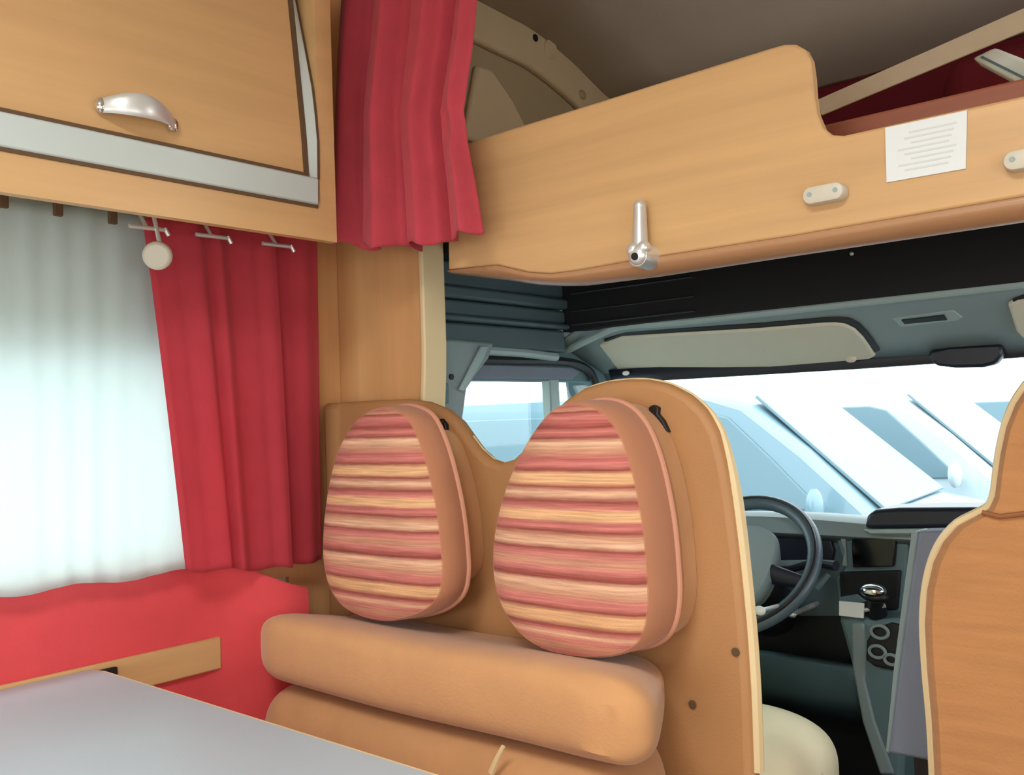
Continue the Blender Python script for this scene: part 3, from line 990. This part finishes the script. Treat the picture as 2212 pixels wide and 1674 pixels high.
q = [on_lining(x, y, 0.004) for x, y in ((1925, 684), (2060, 666), (2082, 682), (2066, 690), (1945, 704))]
nv = Vector((0, 0.006, 0.008))
MB().prism(q, nv).build('lamp_bezel', M['teal_light'], hl, bevel=0.003)
q = [on_lining(x, y, 0.0065) for x, y in ((1948, 686), (2040, 675), (2046, 685), (1955, 694))]
MB().prism(q, nv * 0.4).build('lamp_slot', M['rubber'], hl)


def visor(pts, lift, label):
    P = [on_lining(x, y, lift) for x, y in pts]
    n = Vector((0, 0.4, 0.9)).normalized() * 0.014
    t = thing('sun_visor', label, 'visor', P[0], 'sun visors on the cab lining')
    MB().prism(P, n).build('visor_pad', M['visor'], t, bevel=0.005, seg=3)
    back = [on_lining(x + 9, y - 9 if y < 770 else y, lift * 0.6) for x, y in pts]
    MB().prism(back, n * 0.3).build('visor_recess', M['rubber'], t, bevel=0.002)
    return t


v1 = visor([(1296, 738), (1345, 720), (1472, 712), (1640, 702), (1780, 690), (1805, 689), (1828, 692), (1848, 702), (1866, 720), (1880, 740), (1893, 760), (1880, 766), (1640, 786), (1472, 796), (1350, 800), (1338, 794)], 0.012, 'long beige sun visor folded up above the windshield at centre')
c = on_lining(1840, 762, 0.014)
MB().ball(c, 0.012, (1, 0.6, 0.7)).build('visor_clip', M['beige_plastic'], v1, smooth=True)
visor([(2178, 650), (2200, 640), (2330, 620), (2640, 575), (2680, 650), (2320, 702), (2212, 722), (2196, 706)], 0.012, 'beige sun visor at the right frame edge above the windshield')

q = [on_lining(x, y, 0.009) for x, y in ((1228, 776), (1262, 752), (1300, 742), (1352, 800), (1340, 826), (1262, 822))]
MB().prism(q, Vector((0, 0.004, 0.008))).build('corner_recess', M['charteal'], hl, bevel=0.003)
# windshield
ws = MB()
WT = [PY(x, y, 2.0) for x, y in ((1250, 842), (1460, 826), (1700, 806), (2000, 777), (2212, 748))]
zt0 = PY(1700, 806, 2.0).z
gl = []
for i in range(13):
    x = -1.33 + (0.42 + 1.33) * i / 12
    u = (x + 0.455) / 0.88
    bow = -0.10 * u * u
    gl.append([(x, 2.0 + bow * 0.6 + (0.62 + bow * 0.5) * t, 1.30 + (0.80 - 1.30) * t) for t in (0, 0.25, 0.5, 0.75, 1)])
wsg = struct(MB().sheet(gl).build('window_2', M['wind'], smooth=True))
# black border strip at the top of the glass
bs = [[(g[0][0], g[0][1] - 0.008, 1.262), (g[0][0], g[0][1] + 0.004, zt0 + 0.002 + 0.012 * max(0, (g[0][0] + 0.7))), (g[0][0], g[0][1] + 0.02, zt0 + 0.002 + 0.012 * max(0, (g[0][0] + 0.7)))] for g in gl]
MB().sheet(bs).build('top_border', M['navy'], wsg, smooth=True, solid=0.005)
sb = [PY(x, y, 1.97) for x, y in ((2004, 772), (2022, 790), (2060, 794), (2120, 793), (2150, 786), (2166, 765), (2164, 742), (2050, 748), (2006, 758))]
sh = thing('mirror_mount', 'dark sensor housing at the top centre of the windshield', 'housing', sb[0])
MB().prism(sb, (0, 0.03, 0.0)).build('housing', M['navy'], sh, bevel=0.006)
q = [PY(x, y, 1.966) for x, y in ((2070, 740), (2130, 733), (2134, 739), (2076, 746))]
MB().prism(q, (0, 0.01, 0)).build('lens_strip', M['teal_light'], sh)

# A pillar on the left
ap = [PY(1216, 812, 1.93), PY(1250, 752, 1.9), PY(1300, 742, 1.88), PY(1352, 802, 1.96), PY(1345, 828, 1.99), PY(1330, 860, 2.0), PY(1330, 1000, 2.15), PY(1225, 1000, 2.1), PY(1222, 860, 1.97)]
tr1 = struct(MB().prism(ap, (-0.02, 0.07, 0)).build('trim_1', M['charteal'], bevel=0.012))
c = PY(1352, 806, 1.93)
MB().ball(c, 0.0075, (1.3, 0.8, 0.8)).build('bright_clip', M['white'], tr1, smooth=True)
# right A pillar
struct(MB().loft([[(0.38, 1.95, 1.34), (0.46, 1.95, 1.34), (0.46, 2.05, 1.34), (0.38, 2.05, 1.34)], [(0.38, 2.45, 0.88), (0.46, 2.45, 0.88), (0.46, 2.62, 0.88), (0.38, 2.62, 0.88)]]).build('trim_2', M['charteal'], bevel=0.01))

# driver's door with its window
XD = -1.35
dy0, dy1, dz0, dz1 = PXx(985, 840, XD).y, 2.02, 0.90, PXx(1100, 822, XD).z
dm = MB()
hole = [(dy0 + 0.03, dz1), (dy0, dz1 - 0.02), (dy0 - 0.02, dz0), (dy1 + 0.3, dz0), (dy1 + 0.2, 1.02), (dy1 - 0.05, dz1 - 0.02), (dy1 - 0.10, dz1)]
outer = [(1.34, 1.335), (1.34, 1.20), (1.34, -0.3), (2.62, -0.3), (2.62, 0.92), (2.10, 1.31), (1.98, 1.335)]
for k in range(len(hole)):
    j = (k + 1) % len(hole)
    quad = [(XD, *hole[k]), (XD, *outer[k]), (XD, *outer[j]), (XD, *hole[j])]
    dm.prism(quad, (-0.05, 0, 0))
dr = struct(dm.build('door_1', M['teal_dark']))
MB().prism([(XD - 0.025, *h) for h in hole], (-0.004, 0, 0)).build('pane', M['wind'], dr)
# upper frame strip, quarter light bar, dark seal
MB().prism([(XD + 0.008, dy0 + 0.01, dz1 + 0.002), (XD + 0.008, 1.80, dz1 + 0.004), (XD + 0.008, 1.835, dz1 + 0.02), (XD + 0.008, 1.80, dz1 + 0.034), (XD + 0.008, dy0 + 0.05, dz1 + 0.034)], (-0.01, 0, 0)).build('upper_frame', M['slate'], dr, bevel=0.004)
s = [Vector((XD + 0.012, y, z)) for y, z in ((dy0 + 0.045, dz1 + 0.042), (1.6, dz1 + 0.044), (1.78, dz1 + 0.044), (1.86, dz1 + 0.025), (1.90, dz1 - 0.03), (1.98, dz1 - 0.12))]
MB().tube([Vector(p) for p in catmull([tuple(p) for p in s], 5, False)], 0.010, 8).build('door_seal', M['rubber'], dr, smooth=True)
s = [Vector((XD + 0.022, y, z)) for y, z in ((dy0 + 0.03, dz1 + 0.062), (1.6, dz1 + 0.060), (1.72, dz1 + 0.054))]
MB().tube(s, 0.010, 8).build('grab_lip', M['teal_light'], dr, smooth=True)
MB().box((XD - 0.02, 1.715, dz0), (XD + 0.006, 1.75, dz1 + 0.004)).build('quarter_bar', M['teal_light'], dr, bevel=0.003)
# B pillar trim
bp_ = [PXx(962, 735, -1.345), PXx(1048, 742, -1.345), PXx(1036, 776, -1.345), PXx(1010, 810, -1.345), PXx(988, 842, -1.345), PXx(980, 900, -1.345), PXx(975, 1000, -1.345), PXx(930, 1000, -1.345)]
tr3 = struct(MB().prism([(-1.347, 1.325, bp_[0].z)] + [(-1.347, p.y, p.z) for p in bp_[:-1]] + [(-1.347, 1.325, bp_[-1].z)], (0.03, 0, 0)).build('trim_3', M['teal'], bevel=0.006))
MB().prism([PXx(1036, 748, -1.314), PXx(1052, 748, -1.314), PXx(1040, 778, -1.314), PXx(998, 846, -1.314), PXx(988, 842, -1.314)], (0.006, 0, 0)).build('pale_edge', M['teal_light'], tr3, bevel=0.002)
c = PXx(975, 814, -1.316)
MB().cyl((-1.317, c.y, c.z), (1, 0, 0), 0.006, 0.003, 14).build('bolt_hole', M['rubber'], tr3)
c = PXx(958, 850, -1.316)
MB().box((-1.318, c.y - 0.012, c.z - 0.02), (-1.308, c.y + 0.008, c.z + 0.02)).build('belt_anchor', M['teal_dark'], tr3, bevel=0.003)
# passenger door (out of view) closes the cab on the right
slab_with_hole('door_2', 'x', 0.45, 0.05, 1.30, 2.62, -0.3, 1.45, (1.45, 2.1, 0.9, 1.24), M['teal_dark'])
# closing strip above doors
struct(MB().box((-1.43, 1.31, 1.325), (-1.385, 2.3, 1.50)).box((0.50, 1.24, 1.325), (0.66, 2.3, 1.47)).build('trim_4', M['charteal']))
struct(MB().box((0.45, 1.24, -0.06), (0.76, 1.30, 1.45)).build('trim_5', M['wood_z']))

# ------------------------------------------------------------------ dashboard
DY = 2.0
ds = thing('dashboard', 'grey teal dashboard with black screen and dark instrument hood', 'dashboard', (-0.6, 2.2, 0.0))


def dp(pts, y):
    return [PY(x, y2, y) for x, y2 in pts]


# top surface lofted from the rounded front edge to the windshield base
rows = []
for x in [-1.34 + 1.79 * i / 20 for i in range(21)]:
    hump_ = 0.012 * math.exp(-((x + 0.95) / 0.22) ** 2)
    rows.append([(x, 2.02, 0.862), (x, 2.0, 0.876), (x, 2.005, 0.896 + hump_), (x, 2.03, 0.902 + hump_), (x, 2.2, 0.888 + hump_), (x, 2.58, 0.835), (x, 2.6, 0.7)])
MB().sheet(rows).build('dash_top', M['teal'], ds, smooth=True, solid=0.004)
# dark raised pad on the right
pad_ = dp([(1866, 1142), (1872, 1112), (1890, 1101), (1940, 1097), (2100, 1096), (2330, 1100), (2330, 1150), (2100, 1140)], 1.985)
MB().prism(pad_, (0, 0.12, 0)).build('dark_pad', M['navy'], ds, bevel=0.008)
MB().prism(dp([(1862, 1144), (2100, 1141), (2330, 1152), (2330, 1166), (2100, 1154), (1880, 1154)], 1.98), (0, 0.05, 0)).build('pad_ledge', M['teal_light'], ds, bevel=0.003)
# back plate of the fascia
MB().prism(dp([(1560, 1140), (2330, 1150), (2330, 1400), (1990, 1400), (1960, 1330), (1560, 1330)], 2.03), (0, 0.03, 0)).build('fascia', M['charteal'], ds)
# instrument cluster
MB().prism(dp([(1560, 1140), (1690, 1138), (1790, 1150), (1802, 1190), (1796, 1222), (1700, 1222), (1560, 1222)], 2.02), (0, 0.02, 0)).build('instrument_cluster', M['navy'], ds, bevel=0.004)
MB().prism(dp([(1655, 1212), (1740, 1210), (1740, 1222), (1655, 1226)], 2.01), (0, 0.012, 0)).build('trim_bar', M['teal'], ds, bevel=0.002)
# centre stack
MB().prism(dp([(1800, 1150), (1965, 1148), (1962, 1170), (1950, 1330), (1815, 1330), (1806, 1250), (1826, 1228), (1812, 1180)], 2.015), (0, 0.02, 0)).build('centre_stack', M['teal_dark'], ds, bevel=0.004)
for pts in ([(1812, 1156), (1826, 1158), (1830, 1225), (1818, 1222), (1824, 1190)], [(1826, 1152), (1940, 1150), (1938, 1160), (1832, 1162)]):
    MB().prism(dp(pts, 2.008), (0, 0.01, 0)).build('stack_frame', M['teal'], ds, bevel=0.002)
MB().prism(dp([(1838, 1164), (1936, 1162), (1930, 1224), (1842, 1226)], 2.002), (0, 0.014, 0)).build('radio_screen', M['screen'], ds, bevel=0.002)
MB().prism(dp([(1812, 1236), (1945, 1232), (1938, 1318), (1816, 1318)], 2.005), (0, 0.012, 0)).build('dark_tray', M['black'], ds, bevel=0.004)
MB().prism(dp([(1812, 1290), (1850, 1284), (1870, 1300), (1814, 1306)], 1.998), (0, 0.01, 0)).build('tray_lip', M['teal_dark'], ds, bevel=0.002)
# dark hollow, knee panel
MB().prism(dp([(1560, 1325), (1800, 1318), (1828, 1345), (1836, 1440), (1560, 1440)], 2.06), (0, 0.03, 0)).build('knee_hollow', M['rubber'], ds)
kp = [[], [], [], []]
for px in range(1540, 1861, 40):
    yy = 1405 + max(0, (px - 1640)) * 0.16
    kp[0].append(PY(px, yy, 1.985))
    kp[1].append(PY(px, yy + 8, 1.965))
    kp[2].append(PY(px, yy + 70, 1.99))
    kp[3].append(PY(px, yy + 118, 2.05))
MB().sheet(kp).build('knee_panel', M['teal_dark'], ds, smooth=True, solid=0.006)
# centre console
co = MB()
co.prism(dp([(1808, 1330), (1850, 1322), (1880, 1340), (1955, 1335), (1960, 1460), (1950, 1674), (1960, 1760), (1935, 1760), (1900, 1674), (1862, 1560), (1838, 1440)], 1.93), (0, 0.15, 0))
co.build('console', M['teal_dark'], ds, bevel=0.012)
MB().prism(dp([(1838, 1345), (1866, 1346), (1872, 1400), (1868, 1470), (1890, 1560), (1932, 1674), (1900, 1674), (1862, 1560), (1840, 1440)], 1.926), (0, 0.01, 0)).build('console_edge', M['teal'], ds, bevel=0.006)
MB().prism(dp([(1872, 1385), (1888, 1358), (1925, 1345), (1950, 1350), (1948, 1440), (1930, 1448), (1890, 1440), (1870, 1425)], 1.921), (0, 0.008, 0)).build('cup_recess', M['rubber'], ds, bevel=0.003)
for px, py, r in ((1900, 1365, 0.017), (1895, 1408, 0.016), (1925, 1425, 0.013)):
    c = PY(px, py, 1.916)
    MB().tube([c + Vector((r * math.cos(a), 0, r * 0.75 * math.sin(a))) for a in [2 * math.pi * k / 20 for k in range(20)]], 0.0035, 6, True).build('cup_ring', M['teal'], ds, smooth=True)
MB().box((-1.38, 2.12, -0.06), (0.45, 2.16, 0.86)).build('firewall', M['rubber'], ds)
# steering wheel
wc = PY(1600, 1216, 1.86)
sw_ = thing('steering_wheel', 'dark steering wheel with grey hub beyond the bench back', 'steering wheel', wc)
Rw = 0.160
tilt = R(48)      # plane of the rim from the horizontal
ax_u = Vector((1, 0, 0))
ax_v = Vector((0, math.cos(tilt), math.sin(tilt)))
nrm = ax_u.cross(ax_v)
ring = [wc + ax_u * Rw * math.cos(a) + ax_v * Rw * math.sin(a) for a in [2 * math.pi * k / 56 for k in range(56)]]
MB().tube(ring, 0.0155, 12, True).build('rim', M['rim'], sw_, smooth=True)
nn = nrm if nrm.y < 0 else -nrm
ring2 = [wc + nn * 0.0135 + ax_u * (Rw + 0.004) * math.cos(a) + ax_v * (Rw + 0.004) * math.sin(a) for a in [2 * math.pi * k / 56 for k in range(56)]]
MB().tube(ring2, 0.0045, 8, True).build('rim_groove', M['rubber'], sw_, smooth=True)
hubp = []
for k in range(32):
    a = 2 * math.pi * k / 32
    hubp.append((0.082 * math.copysign(abs(math.cos(a)) ** 0.7, math.cos(a)), 0.10 * math.copysign(abs(math.sin(a)) ** 0.7, math.sin(a)) - 0.01))
rings = [[wc + nn * d + ax_u * u * s + ax_v * v * s for u, v in hubp] for d, s in ((-0.03, 0.9), (0.0, 1.0), (0.018, 0.95), (0.026, 0.7), (0.028, 0.3))]
MB().loft(rings).build('hub', M['teal'], sw_, smooth=True)
for sgn, dv in ((-1, -0.02), (1, -0.02)):
    a = wc + ax_u * 0.07 * sgn + ax_v * (dv)
    b = wc + ax_u * Rw * 0.97 * sgn + ax_v * (dv - 0.015)
    MB().tube([a, b], [0.022, 0.013], 10, False, 0.6).build('spoke', M['navy'], sw_, smooth=True)
MB().tube([wc - nn * 0.03, wc - nn * 0.20], [0.05, 0.06], 16).build('column', M['rubber'], sw_, smooth=True)
a, b = PY(1758, 1215, 1.95), PY(1806, 1222, 1.93)
MB().tube([PY(1690, 1235, 1.95), a, b], [0.008, 0.009, 0.011], 10).build('stalk', M['navy'], sw_, smooth=True)
a, b = PY(1762, 1268, 1.93), PY(1790, 1240, 1.94)
MB().tube([a, b], [0.010, 0.006], 10).build('lower_stalk', M['teal_dark'], sw_, smooth=True)
p = PY(1641, 1319, 1.72)
ky = thing('ignition_key', 'small white key fob tag at the lower left of the steering wheel', 'key', p)
MB().ball(p, 0.0125, (1, 0.6, 0.75)).build('fob', M['white'], ky, smooth=True)
MB().tube([p, p + Vector((0.01, 0.06, 0.0))], 0.004, 8).build('blade', M['satin'], ky, smooth=True)
p = PY(1711, 1327, 1.9)
tag(MB().ball(p, 0.010, (1, 0.7, 0.7)).tube([p, p + Vector((0, 0.13, 0.0))], 0.006, 8).build('ignition_lock', M['satin'], smooth=True), 'small pale lock barrel under the steering wheel rim', 'lock')
# gear lever
p = PY(1886, 1276, 1.88)
gv = thing('gear_lever', 'gear lever with shiny silver and black knob on the dash', 'gear lever', p)
MB().ball(p, 0.026, (1.0, 0.8, 0.55)).build('knob_cap', M['chrome'], gv, smooth=True)
MB().ball(p + Vector((0.004, 0.004, -0.012)), 0.024, (1.0, 0.8, 0.5)).build('knob_base', M['rubber'], gv, smooth=True)
MB().tube([p + Vector((0, 0.01, -0.01)), PY(1893, 1320, 1.95)], [0.012, 0.022], 12).build('boot', M['rubber'], gv, smooth=True)
MB().tube([PY(1868, 1318, 1.918), PY(1912, 1308, 1.918)], 0.004, 8).build('gaiter_ring', M['satin'], gv, smooth=True)
# white card
q = dp([(1812, 1298), (1867, 1303), (1865, 1336), (1812, 1330)], 1.915)
tag(MB().prism(q, (0, 0.004, 0.0)).build('note_card', M['paper'], bevel=0.001), 'small blank white card tucked on the centre console', 'card')

# ------------------------------------------------------------------ seats
# driver's seat: cream cushion
dsr = thing('driver_seat', 'cream cab seat cushion seen past the bench edge', 'seat', (-0.93, 1.6, 0.0))
rg = []
prof = [(-0.675, 0.44), (-0.668, 0.50), (-0.672, 0.56), (-0.70, 0.598), (-0.76, 0.620), (-0.85, 0.625), (-1.0, 0.615), (-1.1, 0.625), (-1.17, 0.61), (-1.19, 0.55), (-1.19, 0.44)]
prof = catmull(prof, 4, False)
for y, s, dz in ((1.36, 0.98, -0.008), (1.45, 1.0, -0.008), (1.54, 1.0, -0.008), (1.60, 0.99, -0.012), (1.65, 0.96, -0.03), (1.68, 0.90, -0.07)):
    rg.append([(-0.93 + (x + 0.93) * s, y, 0.44 + (z - 0.44) * (1 + dz * 4) + 0) for x, z in prof])
MB().loft(rg).build('seat_cushion', M['cream_cloth'], dsr, bevel=0.012, seg=3)
MB().tube([(-0.672, y, z) for y, z in ((1.42, 0.52), (1.5, 0.535), (1.56, 0.532))], 0.004, 8).build('seam', M['cream'], dsr, smooth=True)
MB().box((-1.16, 1.38, 0.0), (-0.72, 1.60, 0.44)).build('seat_base', M['rubber'], dsr, bevel=0.01)
c = PY(1665, 1668, 1.5)
MB().ball(c, 0.016, (1, 0.5, 0.8)).build('height_knob', M['rubber'], dsr, smooth=True)
MB().box((-1.17, 1.27, 0.55), (-0.70, 1.38, 1.06)).build('backrest', M['cream_cloth'], dsr, bevel=0.04, seg=4)

# passenger seat back seen from behind
ps = thing('passenger_seat', 'orange cab seat with cream piping at the right frame edge', 'seat', (-0.15, 1.4, 0.0))
pl = [(2012, 1760), (2010, 1674), (2004, 1560), (1994, 1450), (1989, 1350), (1994, 1275), (2008, 1215), (2030, 1170), (2062, 1135), (2100, 1115), (2130, 1098), (2143, 1070), (2148, 1030), (2155, 980), (2168, 920), (2188, 870), (2215, 830)]
L3 = [PY(x, y, 1.36) for x, y in pl]
L3 = [Vector((L3[0].x, 1.36, 0.42))] + L3
topz = 1.215
L3.append(Vector((-0.255, 1.36, topz)))
XCN = -0.175
Rr = [Vector((2 * XCN - p.x, 1.36, p.z)) for p in reversed(L3)]
outl = L3 + Rr
n = len(outl)
cen = sum(outl, Vector()) / n
rings = []
for y, s in ((1.352, 0.86), (1.350, 0.93), (1.358, 0.975), (1.375, 1.0), (1.44, 1.0), (1.475, 0.97), (1.485, 0.9)):
    rings.append([Vector((cen.x + (p.x - cen.x) * s, y, cen.z + (p.z - cen.z) * (s * 0.5 + 0.5))) for p in outl])
MB().loft(rings).build('backrest', M['seat_weave'], ps, smooth=True)
MB().tube([Vector((p.x + 0.002, 1.372, p.z)) for p in [Vector(q) for q in catmull([tuple(p) for p in L3[:-1]], 3, False)]], 0.0085, 8).build('piping', M['cream'], ps, smooth=True)
ca = [PY(2122, 1107, 1.349), PY(2160, 1116, 1.348), PY(2212, 1110, 1.348), PY(2300, 1100, 1.348)]
MB().tube(ca, 0.0035, 8).build('headrest_seam', M['seam'], ps, smooth=True)
MB().box((-0.40, 1.40, 0.45), (0.05, 1.85, 0.60)).build('seat_cushion', M['seat_weave'], ps, bevel=0.04, seg=4)
MB().box((-0.36, 1.42, 0.0), (0.01, 1.8, 0.45)).build('seat_base', M['rubber'], ps, bevel=0.01)
# slate grey upright panel beside it
up_ = thing('upright_panel', 'slate grey upright slab standing left of the orange cab seat', 'panel', (-0.47, 1.5, 0.0))
q = [PY(1982, 1148, 1.5), PY(2065, 1146, 1.5), PY(2050, 1400, 1.5), PY(2010, 1646, 1.5), PY(1918, 1628, 1.5), PY(1942, 1440, 1.5), PY(1962, 1290, 1.5)]
MB().prism(q, (0.0, 0.05, 0)).build('panel_face', M['slate'], up_, bevel=0.006)
q = [PY(1968, 1150, 1.505), PY(1984, 1148, 1.505), PY(1964, 1300, 1.505), PY(1944, 1440, 1.505), PY(1922, 1628, 1.505), PY(1912, 1626, 1.505), PY(1930, 1440, 1.505), PY(1952, 1270, 1.505)]
MB().prism(q, (0, 0.05, 0)).build('edge_strip', M['teal'], up_, bevel=0.003)
MB().box((-0.50, 1.505, 0.0), (-0.46, 1.55, 0.72)).build('foot', M['rubber'], up_)

# ================================================================== OUTSIDE
GZ = -0.65
gr = struct(MB().box((-40, 3.2, GZ - 0.05), (40, 60, GZ)).box((-40, -20, GZ - 0.05), (40, 3.2, GZ)).build('ground', M['asphalt']))


def van(name, label, px, py, dist, a_deg, paint, cat='van', scale=1.0):
    """parked van: origin at the near windscreen base corner, facing right and partly towards us"""
    d = ray(px, py)
    d = d * (dist / math.hypot(d.x, d.y))
    base = CAM + d
    v = Vector((d.x, d.y, 0)).normalized()
    r = Vector((v.y, -v.x, 0))
    a = R(a_deg)
    hd_ = r * math.cos(a) - v * math.sin(a)        # heading
    far = r * math.sin(a) + v * math.cos(a)        # across the van, away from us
    org = Vector((base.x, base.y, GZ)) - hd_ * 0.95 * scale * 0
    t = thing(name, label, cat, org, 'vans parked outside the windshield')

    def P(u, w_, z):
        return org + hd_ * (u * scale) + far * (w_ * scale) + Vector((0, 0, z * scale))
    Wd = 1.9
    prof = [(0.92, 0.35), (0.98, 0.55), (0.95, 0.82), (0.80, 0.98), (0.40, 1.08), (0.02, 1.16), (-0.40, 1.55), (-0.80, 1.87), (-1.05, 1.95), (-1.6, 1.99), (-3.2, 1.99), (-3.75, 1.95), (-3.85, 1.7), (-3.95, 0.9), (-3.95, 0.35)]
    rings = []
    for w_, s, in ((0.0, 0.955), (0.10, 0.99), (0.28, 1.0), (Wd - 0.28, 1.0), (Wd - 0.10, 0.99), (Wd, 0.955)):
        rings.append([P(-1.5 + (u + 1.5) * (0.97 + 0.03 * (s - 0.955) / 0.045), w_ if z < 1.2 else w_ + (0.10 * (z - 1.2) if w_ < 1 else -0.10 * (z - 1.2)), 0.35 + (z - 0.35) * s) for u, z in prof])
    MB().loft(rings).build('body', paint, t, smooth=True)
    G = M['van_glass']
    sw = lambda z: 0.10 * max(0, z - 1.2) - 0.012
    win = [(-0.30, 1.18), (-0.62, 1.50), (-0.90, 1.76), (-1.05, 1.80), (-1.62, 1.80), (-1.70, 1.74), (-1.68, 1.14)]
    MB().prism([P(u, sw(z), z) for u, z in win], far * 0.02).build('side_window', G, t, bevel=0.01)
    win2 = [(-1.85, 1.14), (-1.85, 1.76), (-1.92, 1.80), (-3.5, 1.80), (-3.6, 1.72), (-3.62, 1.14)]
    MB().prism([P(u, sw(z), z) for u, z in win2], far * 0.02).build('side_window', G, t, bevel=0.01)
    MB().prism([P(0.03, 0.14, 1.165), P(-0.78, 0.22, 1.885), P(-0.78, Wd - 0.22, 1.885), P(0.03, Wd - 0.14, 1.165)], (hd_ * 0.5 + Vector((0, 0, 0.5))) * 0.03).build('windshield', G, t, bevel=0.005)
    for w_ in (0.05, Wd - 0.35):
        MB().prism([P(0.80, w_, 0.78), P(0.83, w_ + 0.3, 0.74), P(0.78, w_ + 0.3, 0.95), P(0.62, w_, 1.0)], hd_ * 0.12).build('headlamp', M['white'], t, bevel=0.02)
    MB().prism([P(0.95, 0.05, 0.35), P(0.95, Wd - 0.05, 0.35), P(0.95, Wd - 0.05, 0.62), P(0.95, 0.05, 0.62)], hd_ * 0.08).build('bumper', M['van_trim'], t, bevel=0.03)
    for u in (0.35, -2.75):
        for w_ in (-0.01, Wd - 0.22):
            c0 = P(u, w_, 0.34)
            MB().cyl(c0, far, 0.34 * scale, 0.23, 26).build('wheel', M['tyre'], t, bevel=0.02)
    mm = P(-0.28, -0.20, 1.22)
    MB().ball(mm, 0.09, (0.6, 0.8, 1.2)).build('side_mirror', paint, t, smooth=True)
    MB().tube([mm, P(-0.34, 0.02, 1.18)], 0.03, 8).build('mirror_arm', M['van_trim'], t, smooth=True)
    hb = P(-1.55, -0.02, 1.02)
    MB().ball(hb, 0.09, (1.2, 0.4, 0.3)).build('door_handle', M['van_trim'], t, smooth=True)
    return t


van('parked_van', 'pale silver van nearest outside the windshield, large side window', 1885, 1085, 6.0, 15, M['van_silver'])
van('parked_van', 'white van behind the silver van outside the windshield', 2156, 966, 8.6, 15, M['van_white'])
van('parked_van', 'white van farthest right outside, beside the orange seat', 2420, 960, 12.0, 15, M['van_white'])
van('parked_van', 'light blue van close by, seen through the driver door window', 150, 1060, 4.2, 82, M['van_blue'])
